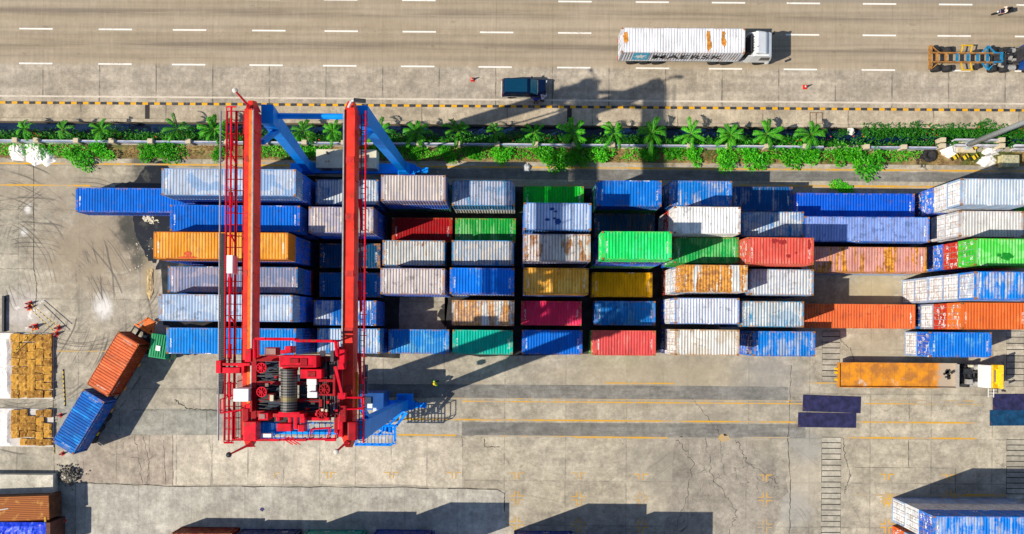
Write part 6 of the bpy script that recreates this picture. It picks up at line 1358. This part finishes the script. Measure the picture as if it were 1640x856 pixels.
def storage(v0, v1, cols, rows, size, seed, uR=82.5):
    a_, b_ = P(-30, v1, .1), P(86, v0, .1); t = MB().rect(a_.x, b_.x, a_.y, b_.y, .004, .12).build('storage_pad', M['pad'], None, .01); tag(t, 'pale low pad under the %s brown stack' % size, 'pad')
    q0, q1 = P(-30, v1, .3), P(17.2, v0, .3); s_ = crumple(q0.x, q1.x, q0.y + .02, q1.y - .02, .121, .30, 26, 30, .05, seed, M['crust'], 'white_tarpaulin'); tag(s_, 'crusted white sheet lying along the %s brown stack' % size, 'sheet')
    x0, x1 = P(17.8, v0, .4).x, P(uR, v0, .4).x; y0, y1 = P(0, v1 - 1, .4).y, P(0, v0 + 1, .4).y; r2 = random.Random(seed); dx, dy = (x1 - x0) / cols, (y1 - y0) / rows
    for i in range(cols):
        off = r2.uniform(-.12, .12)
        for j in range(rows):
            if r2.random() < .03: continue
            w_, d_ = dx * r2.uniform(.9, 1.12), dy * r2.uniform(.85, 1.1); hh = r2.uniform(.2, .34)
            mm = MB(); n_ = 5; vs_ = []
            for k in range(n_):
                for l in range(n_):
                    ex = (k in (0, n_ - 1)) or (l in (0, n_ - 1)); vs_.append(((k / (n_ - 1) - .5) * w_, (l / (n_ - 1) - .5) * d_, hh + r2.uniform(-.05, .03) - (.03 if ex else 0)))
            fs = [(k * n_ + l, (k + 1) * n_ + l, (k + 1) * n_ + l + 1, k * n_ + l + 1) for k in range(n_ - 1) for l in range(n_ - 1)]
            mm.add(vs_, fs); ring = [k * n_ for k in range(n_)] + [(n_ - 1) * n_ + l for l in range(1, n_)] + [k * n_ + n_ - 1 for k in range(n_ - 2, -1, -1)] + [l for l in range(n_ - 2, 0, -1)]
            base = len(mm.v); mm.v += [(mm.v[i_][0] * .98, mm.v[i_][1] * .98, 0) for i_ in ring]; m2 = len(ring)
            for k in range(m2): mm.f.append((ring[k], ring[(k + 1) % m2], base + (k + 1) % m2, base + k)); mm.mi.append(0)
            o = mm.build('cardboard_bale', M['card'], None, 0, False, (x0 + (i + .5) * dx, y0 + (j + .5) * dy + off * (0 < j < rows - 1), .122), r2.uniform(-.13, .13))
            tag(o, 'flattened brown cardboard bale packed in the %s brown stack' % size, 'bale', 'bales in the %s brown stack' % size)
def crumple(x0, x1, y0, y1, z0, z1, nx, ny, amp, seed, mat_, name, shape=None):
    mb = MB(); o_ = Vector((seed * 3.3, seed * 1.7, 0)); vs_ = []
    for j in range(ny + 1):
        for i in range(nx + 1):
            a_, b_ = i / nx, j / ny; x = x0 + (x1 - x0) * a_; y = y0 + (y1 - y0) * b_
            e = min(1.0, min(a_, 1 - a_, b_, 1 - b_) * 8); q = mnoise.noise(Vector((x * 1.3, y * 1.3, 0)) + o_) + .5 * mnoise.noise(Vector((x * 3.1, y * 3.1, 5)) + o_); rid = 1 - abs(mnoise.noise(Vector((x * 2.2, y * 2.2, 9)) + o_)) * 2
            z = z0 + (z1 - z0) * e + (amp * 1.0 * q + amp * rid) * e
            if shape: z = z0 + (z - z0) * shape(a_, b_)
            vs_.append((x + amp * .6 * q, y + amp * .6 * rid * .5, max(z, z0 - .1 if shape else z0)))
    mb.add(vs_, [(j * (nx + 1) + i, j * (nx + 1) + i + 1, (j + 1) * (nx + 1) + i + 1, (j + 1) * (nx + 1) + i) for j in range(ny) for i in range(nx)])
    return mb.build(name, mat_, None)
storage(534, 638.5, 5, 8, 'larger', 41); storage(655, 715, 5, 5, 'smaller', 42)
# crumpled lumps of sheet and sacks
def lump(pts, z, hgt, seed, mat_, name, label, cat, n=26, amp=.16):
    """heap over a pixel outline: ridged dome, folded"""
    q = [P(u, v) for u, v in pts]; cx_ = sum(p_.x for p_ in q) / len(q); cy_ = sum(p_.y for p_ in q) / len(q); mb = MB(); o_ = Vector((seed * 2.1, seed, 0)); rings = 9; m_ = len(q) * 5
    out = []
    for k in range(m_):
        t = k / m_ * len(q); i = int(t); f_ = t - i; p_ = q[i].lerp(q[(i + 1) % len(q)], f_); out.append(Vector((p_.x - cx_, p_.y - cy_, 0)) * (1 + .10 * mnoise.noise(Vector((k * .9, seed, 0)))))
    vs_ = []
    for j in range(rings + 1):
        f_ = j / rings
        for k in range(m_):
            p_ = out[k] * (1 - f_ * .97); x, y = p_.x, p_.y; n1 = mnoise.noise(Vector((x * 1.6, y * 1.6, 0)) + o_); n2_ = 1 - 2 * abs(mnoise.noise(Vector((x * 2.6, y * 2.6, 3)) + o_))
            vs_.append((x + amp * .5 * n1 * (j > 0), y + amp * .5 * n2_ * (j > 0), 0 if j == 0 else max(.02, hgt * (1 - (1 - f_) ** 2.2) * .8 + amp * (n1 + .8 * n2_ - .3))))
    mb.add(vs_, [(j * m_ + k, j * m_ + (k + 1) % m_, (j + 1) * m_ + (k + 1) % m_, (j + 1) * m_ + k) for j in range(rings) for k in range(m_)] + [tuple(rings * m_ + k for k in range(m_))])
    o = mb.build(name, mat_, None, 0, False, (cx_, cy_, z)); return tag(o, label, cat)
lump([(14, 235), (25, 229), (40, 232), (44, 250), (38, 258), (20, 257), (13, 246)], .004, .5, 3, M['crust'], 'sack_heap', 'crumpled greyish net sacks at the west end of the white sheeting heap', 'sacks')
lump([(38, 231), (60, 228), (75, 238), (88, 246), (90, 258), (74, 268), (68, 262), (56, 266), (42, 258)], .004, .55, 4, M['plastic'], 'plastic_sheeting', 'bright white plastic sheeting heap on the yellow line', 'plastic sheeting')
lump([(836, 265), (846, 262), (852, 268), (848, 277), (839, 276)], .02, .35, 5, simple('grey plastic', (.45, .46, .47, 1), .4), 'plastic_bag', 'grey crumpled plastic bag on the yellow line below the palms', 'plastic bag', amp=.1)
lump([(1358, 205), (1366, 204), (1370, 212), (1365, 217), (1357, 214)], -.1, .5, 6, M['plastic'], 'plastic_bag', 'white plastic bag caught in the ditch past the grate', 'plastic bag', amp=.1)
lump([(1505, 235), (1520, 230), (1534, 232), (1534, 252), (1518, 255), (1506, 248)], .004, .6, 7, M['plastic'], 'sack_heap', 'white torn sacks heaped against the light mast foot', 'sacks', amp=.12)
lump([(1562, 262), (1572, 252), (1588, 248), (1597, 256), (1594, 264), (1576, 268)], .004, .5, 8, M['plastic'], 'sack_heap', 'white torn sacks heap reaching the yellow line east of the mast', 'sacks', amp=.12)
lump([(1568, 246), (1580, 238), (1598, 238), (1600, 248), (1585, 252)], .004, .5, 10, M['crust'], 'sack_heap', 'greyish litter heap between the mast and the concrete block', 'sacks', amp=.12)
m_ = MB(); r2 = random.Random(33)
for k in range(60):
    if k < 30: p_ = P(r2.gauss(238, 6), r2.gauss(353, 3.5))
    else: p_ = P(r2.uniform(205, 246), r2.uniform(380, 440))
    sz = r2.uniform(.08, .38) if k < 30 else r2.uniform(.05, .14); m_.box((p_.x, p_.y, .03), (sz, sz * r2.uniform(.3, .8), .02), r2.uniform(0, 3), 0, 1, r2.uniform(-.2, .2), r2.uniform(-.2, .2))
struct(m_.build('litter', simple('pale litter', (.6, .54, .40, 1), .8, 0, .4, 6)), 'stuff')
lump([(236, 432), (246, 430), (246, 470), (240, 482), (235, 470)], .004, .16, 13, simple('sandy dirt', (.45, .33, .17, 1), .95, 0, .4, 4), 'sand_heap', 'narrow ridge of sandy dirt beside the container row ends', 'sand', amp=.08)
m_ = MB(); r2 = random.Random(21); p_ = P(112, 760)
for k in range(420):
    rr = abs(r2.gauss(0, .5)); a_ = r2.uniform(0, 6.283); x_, y_ = 1.5 * rr * math.cos(a_), 1.05 * rr * math.sin(a_); sz = r2.uniform(.06, .3) * (1.2 - .4 * min(rr, 1.5)); m_.box((p_.x + x_, p_.y + y_, max(.03, .55 * (1 - rr) * r2.uniform(.4, 1) + sz * .3)), (sz, sz * r2.uniform(.6, 1.2), sz * .7), r2.uniform(0, 3), r2.choice((0, 0, 0, 1)), .8, r2.uniform(-.6, .6), r2.uniform(-.6, .6))
struct(m_.build('rubble', [simple('dark rubble', (.13, .115, .095, 1), .95, 0, .6, 5), simple('pale rubble', (.4, .37, .32, 1), .95, 0, .4, 5)]), 'stuff')
# tyre and wires
p_ = P(1489, 249, .2); t = thing('old_tyre', 'worn tractor tyre lying by the wall beside tangled wires', 'tyre', (p_.x, p_.y, .004)); MB().lathe([(.34, .02), (.68, .02), (.72, .12), (.72, .3), (.66, .38), (.36, .38), (.32, .2)], 24).build('tyre', M['rubber'], t, 0, True); MB().lathe([(.1, .1), (.3, .08), (.33, .2), (.3, .26), (.12, .24)], 18).build('rim', M['chassis'], t)
m_ = MB(); r2 = random.Random(6); p_ = P(1474, 251)
for k in range(26):
    a_ = Vector((r2.gauss(0, .35), r2.gauss(0, .45), r2.uniform(.02, .25)))
    for q in range(5): b_ = a_ + Vector((r2.uniform(-.4, .4), r2.uniform(-.4, .4), r2.uniform(-.12, .12))); b_.z = max(.02, b_.z); m_.tube(a_, b_, .018, 4); a_ = b_
tag(m_.build('wire_tangle', M['chassis'], None, 0, False, (p_.x, p_.y, .004)), 'tangle of dark wire beside the old tyre', 'wire')
# light mast
b_ = P(1546, 234, 0); t = thing('light_mast', 'tall grey steel light mast leaning out of the picture over the planting strip', 'light mast', (b_.x, b_.y, 0)); 
MB().tube((0, 0, .3), (0, 0, 30), .29, 16, 0, .13).build('pole', M['galv'], t, 0, True); MB().lathe([(.5, .3), (.5, .36), (.36, .36), (.34, .8)], 16).build('base_flange', M['galv'], t); MB().box((0, 0, .15), (1.9, 1.5, .3)).build('footing', M['pillar'], t, .03)
m_ = MB()
for k in range(8): a_ = k * math.pi / 4; m_.tube((.1 * math.cos(a_), .1 * math.sin(a_), 29.6), (1.1 * math.cos(a_), 1.1 * math.sin(a_), 29.8), .05, 5)
m_.lathe([(1.05, 29.75), (1.15, 29.75), (1.15, 29.85), (1.05, 29.85)], 20); m_.build('lamp_ring', M['galv'], t)
for k in range(8): a_ = k * math.pi / 4; MB().box((1.2 * math.cos(a_), 1.2 * math.sin(a_), 29.5), (.3, .45, .4), a_).build('floodlight', M['chassis'], t)
for (u, v) in ((1530, 252), (1546, 252), (1561, 252), (1563, 235)):
    p_ = P(u, v, .4); tag(MB().box((0, 0, .25), (.62, .45, .5)).build('bollard_block', M['stripe'], None, .03, False, (p_.x, p_.y, .004), .6), {1530: 'striped block west of the mast footing', 1546: 'striped block in front of the mast footing', 1561: 'striped block east of the mast footing', 1563: 'striped block behind the mast near the wall'}[u], 'concrete block', 'yellow black blocks round the mast')
p_ = P(1619, 258, .9); t = thing('concrete_block', 'square mossy concrete block half in shade east of the white sacks', 'concrete block', (p_.x, p_.y, .004)); MB().box((0, 0, .45), (1.75, 1.25, .9)).build('body', simple('mossy concrete', C(205, 195, 150), .9, 0, .3, 3), t, .04)
m_ = MB(); m_.rect(-.8, .8, -.55, .55, .902, .93); m_.build('cap', simple('cap concrete', C(190, 185, 150), .9, 0, .4, 4), t)
a_ = P(1596, 246, .4); tag(MB().beam((0, 0, .1), (1.5, .8, .5), (.35, .08), (.35, .08)).build('plank', simple('grey plank', (.35, .34, .36, 1), .7), None, 0, False, (a_.x - 1, a_.y - .3, .05)), 'grey plank lying on the litter beside the concrete block', 'plank')
# metal grate in the sidewalk
p_ = P(1307, 190, .13); t = thing('metal_grate', 'rusty framed double grate set in the sidewalk', 'grate', (p_.x, p_.y, .131)); m_ = MB()
for xx in (-.64, 0, .64): m_.rect(xx - .035, xx + .035, -.62, .62, 0, .05)
for yy in (-.585, .585): m_.rect(-.6, .6, yy - .035, yy + .035, .001, .049)
m_.build('frame', simple('rusty grate', (.20, .12, .07, 1), .8, 0, .4, 5), t); MB().rect(-.6, .6, -.55, .55, .002, .02).build('plate', M['walk'], t)
for (u, lab) in ((236, 'dark open slot'), (912, 'dark open slot')):
    p_ = P(u, 180, .13); struct(MB().rect(p_.x - .24, p_.x + .24, 21.03, 22.49, .131, .135).build('sidewalk_slot', simple('slot', (.035, .03, .03, 1), .9)))
p_ = P(8, 500, 0); t = MB().rect(-.12, .12, -1.85, 1.85, .004, .35).build('low_barrier', M['chassis'], None, .02, False, (p_.x - 3.5 + 3.5, P(0, 503).y, 0)); tag(t, 'dark low barrier standing at the edge of the white splashed paving', 'barrier')
# steel plates
M['plate'] = simple('navy steel plate', (0.024, 0.024, 0.078, 1), .5, 0, .45, 1.4, .1); M['plate2'] = simple('teal steel plate', (0.006, 0.048, 0.118, 1), .5, 0, .4, 1.4, .1)
for u0, u1, v0, v1, rz, m2, lab in ((1285.5, 1378.5, 634, 660.5, -1.6, 'plate', 'dark purple-blue steel plate lying on the ground, nearer the orange bed truck'), (1278, 1371, 661.5, 685, -.4, 'plate', 'dark navy steel plate just south of the first purple-blue plate'), (1590, 1684, 631, 657, .9, 'plate', 'purple-blue steel plate under the yellow cab door'), (1585, 1679, 657, 682, .7, 'plate2', 'teal-blue steel plate at the edge of the frame below the yellow cab')):
    a_, b_ = P(u0, v1, .03), P(u1, v0, .03); tag(MB().box((0, 0, .02), (b_.x - a_.x, b_.y - a_.y - .05, .036)).build('steel_plate', M[m2], None, .005, False, ((a_.x + b_.x) / 2, (a_.y + b_.y) / 2, .014), R(rz)), lab, 'steel plate')
# low platform, rusty roofed box and blue tarpaulin in the lower corner
a_, b_ = P(-40, 793, .9), P(85, 761, .9); t = thing('concrete_platform', 'low pale concrete platform with grimy top in the lower corner', 'platform', (0, 0, 0)); MB().rect(a_.x, b_.x, a_.y, b_.y, .004, .9).build('body', concrete('platform top', (.50, .47, .40, 1), (.58, .54, .46, 1), (9, 9, 0, 0), .05, .2, .3, .8, .6), t, .02); MB().rect(a_.x, b_.x, a_.y - 1.2, a_.y - .01, .004, .55).build('step', simple('cream step', C(235, 225, 195), .85, 0, .12, 2), t, .02)
def wallbox(u0, u1, v0, v1, hh): a_, b_ = P(u0, v1, hh), P(u1, v0, hh); return a_.x, b_.x, a_.y, b_.y
g = G('rust mesh roof', .85); x, y, z = g.xyz(); w1 = g.math('SINE', g.math('MULTIPLY', y, 34)); w2 = g.math('SINE', g.math('MULTIPLY', x, 34)); n = g.noise(g.co(), 1.2, 4); c_ = g.mix(g.ss(g.math('MULTIPLY', w1, g.ss(w2, -1, 1, .5, 1)), -.4, .4), (0.16, 0.045, 0.012, 1), (0.36, 0.12, 0.03, 1)); M['mesh'] = g.out(g.mix(g.ss(n, .55, .7), c_, (.42, .2, .05, 1)))
x0, x1, y0, y1 = wallbox(-45, 78, 797, 834, 2.6); t = thing('rusty_bin', 'rust brown roofed steel bin in the lower corner above the blue tarpaulin', 'steel bin', ((x0 + x1) / 2, (y0 + y1) / 2, 0), R(2.2)); hx, hy = (x1 - x0) / 2, (y1 - y0) / 2
MB().rect(-hx, hx, -hy, hy, .25, 2.45).build('body', simple('rust brown steel', (.11, .045, .02, 1), .85, 0, .4, 2), t, .03); MB().rect(-hx - .05, hx + .03, -hy - .03, hy + .03, 2.452, 2.6).build('roof', M['mesh'], t, .02)
m_ = MB(); m_.beam((hx - 5.2, -.1, 2.63), (hx - 4.0, .05, 2.63), (.09, .03), (.09, .03)); m_.build('batten', M['pad'], t); m_ = MB(); m_.rect(-hx + .2, hx - .2, -hy + .1, hy - .1, .004, .249); m_.build('skid', M['chassis'], t)
x0, x1, y0, y1 = wallbox(-45, 72, 838, 880, 2.9); t = thing('tarped_bin', 'brown bin covered with a bright blue tarpaulin in the lower corner', 'steel bin', ((x0 + x1) / 2, (y0 + y1) / 2, 0)); hx, hy = (x1 - x0) / 2, (y1 - y0) / 2
MB().rect(-hx, hx + .45, -hy, hy, .004, 2.75).build('body', simple('brown painted steel', (.10, .035, .025, 1), .7, 0, .3, 2), t, .03)
g = G('blue tarpaulin', .4); n = g.noise(g.scale(g.co(), (3, 1, 1)), 1.0, 5, .6); g.bump(n, .8, .1); M['tarp'] = g.out(g.mix(g.ss(n, .5, .7), (.005, .04, .62, 1), (.05, .16, .8, 1)))
tp_ = crumple(-hx, hx, -hy, hy, 2.752, 2.85, 34, 14, .10, 77, M['tarp'], 'tarpaulin'); tp_.parent = t
for yy in (.1, .4): MB().rect(hx - .25 + yy * .4, hx - .2 + yy * .4, hy + .002, hy + .55, 2.6, 2.66).build('strap', M['yel'], t)
p_ = P(420, 816); struct(MB().disc_poly(wob([(p_.x + .25 * math.cos(a), p_.y + .22 * math.sin(a)) for a in (0, 1, 2, 3, 4, 5)], .03, 3, 2), .012).build('paint_mark', simple('blue stain', (.05, .045, .12, 1), .9)))
# dark paving under the stacks, gap and slot shade painted into its colour
q = wob([P(u, v) for u, v in ((255, 285), (500, 282), (760, 300), (1060, 305), (1060, 566), (800, 572), (725, 568), (716, 528), (712, 522), (702, 505), (708, 490), (716, 480), (712, 470), (640, 470), (640, 572), (330, 566), (300, 540), (260, 520))], .15, 5, 8); struct(MB().disc_poly(q, .006).build('shade_paving', simple('painted shade paving', (.032, .031, .031, 1), .9, 0, .5, 1.2)))
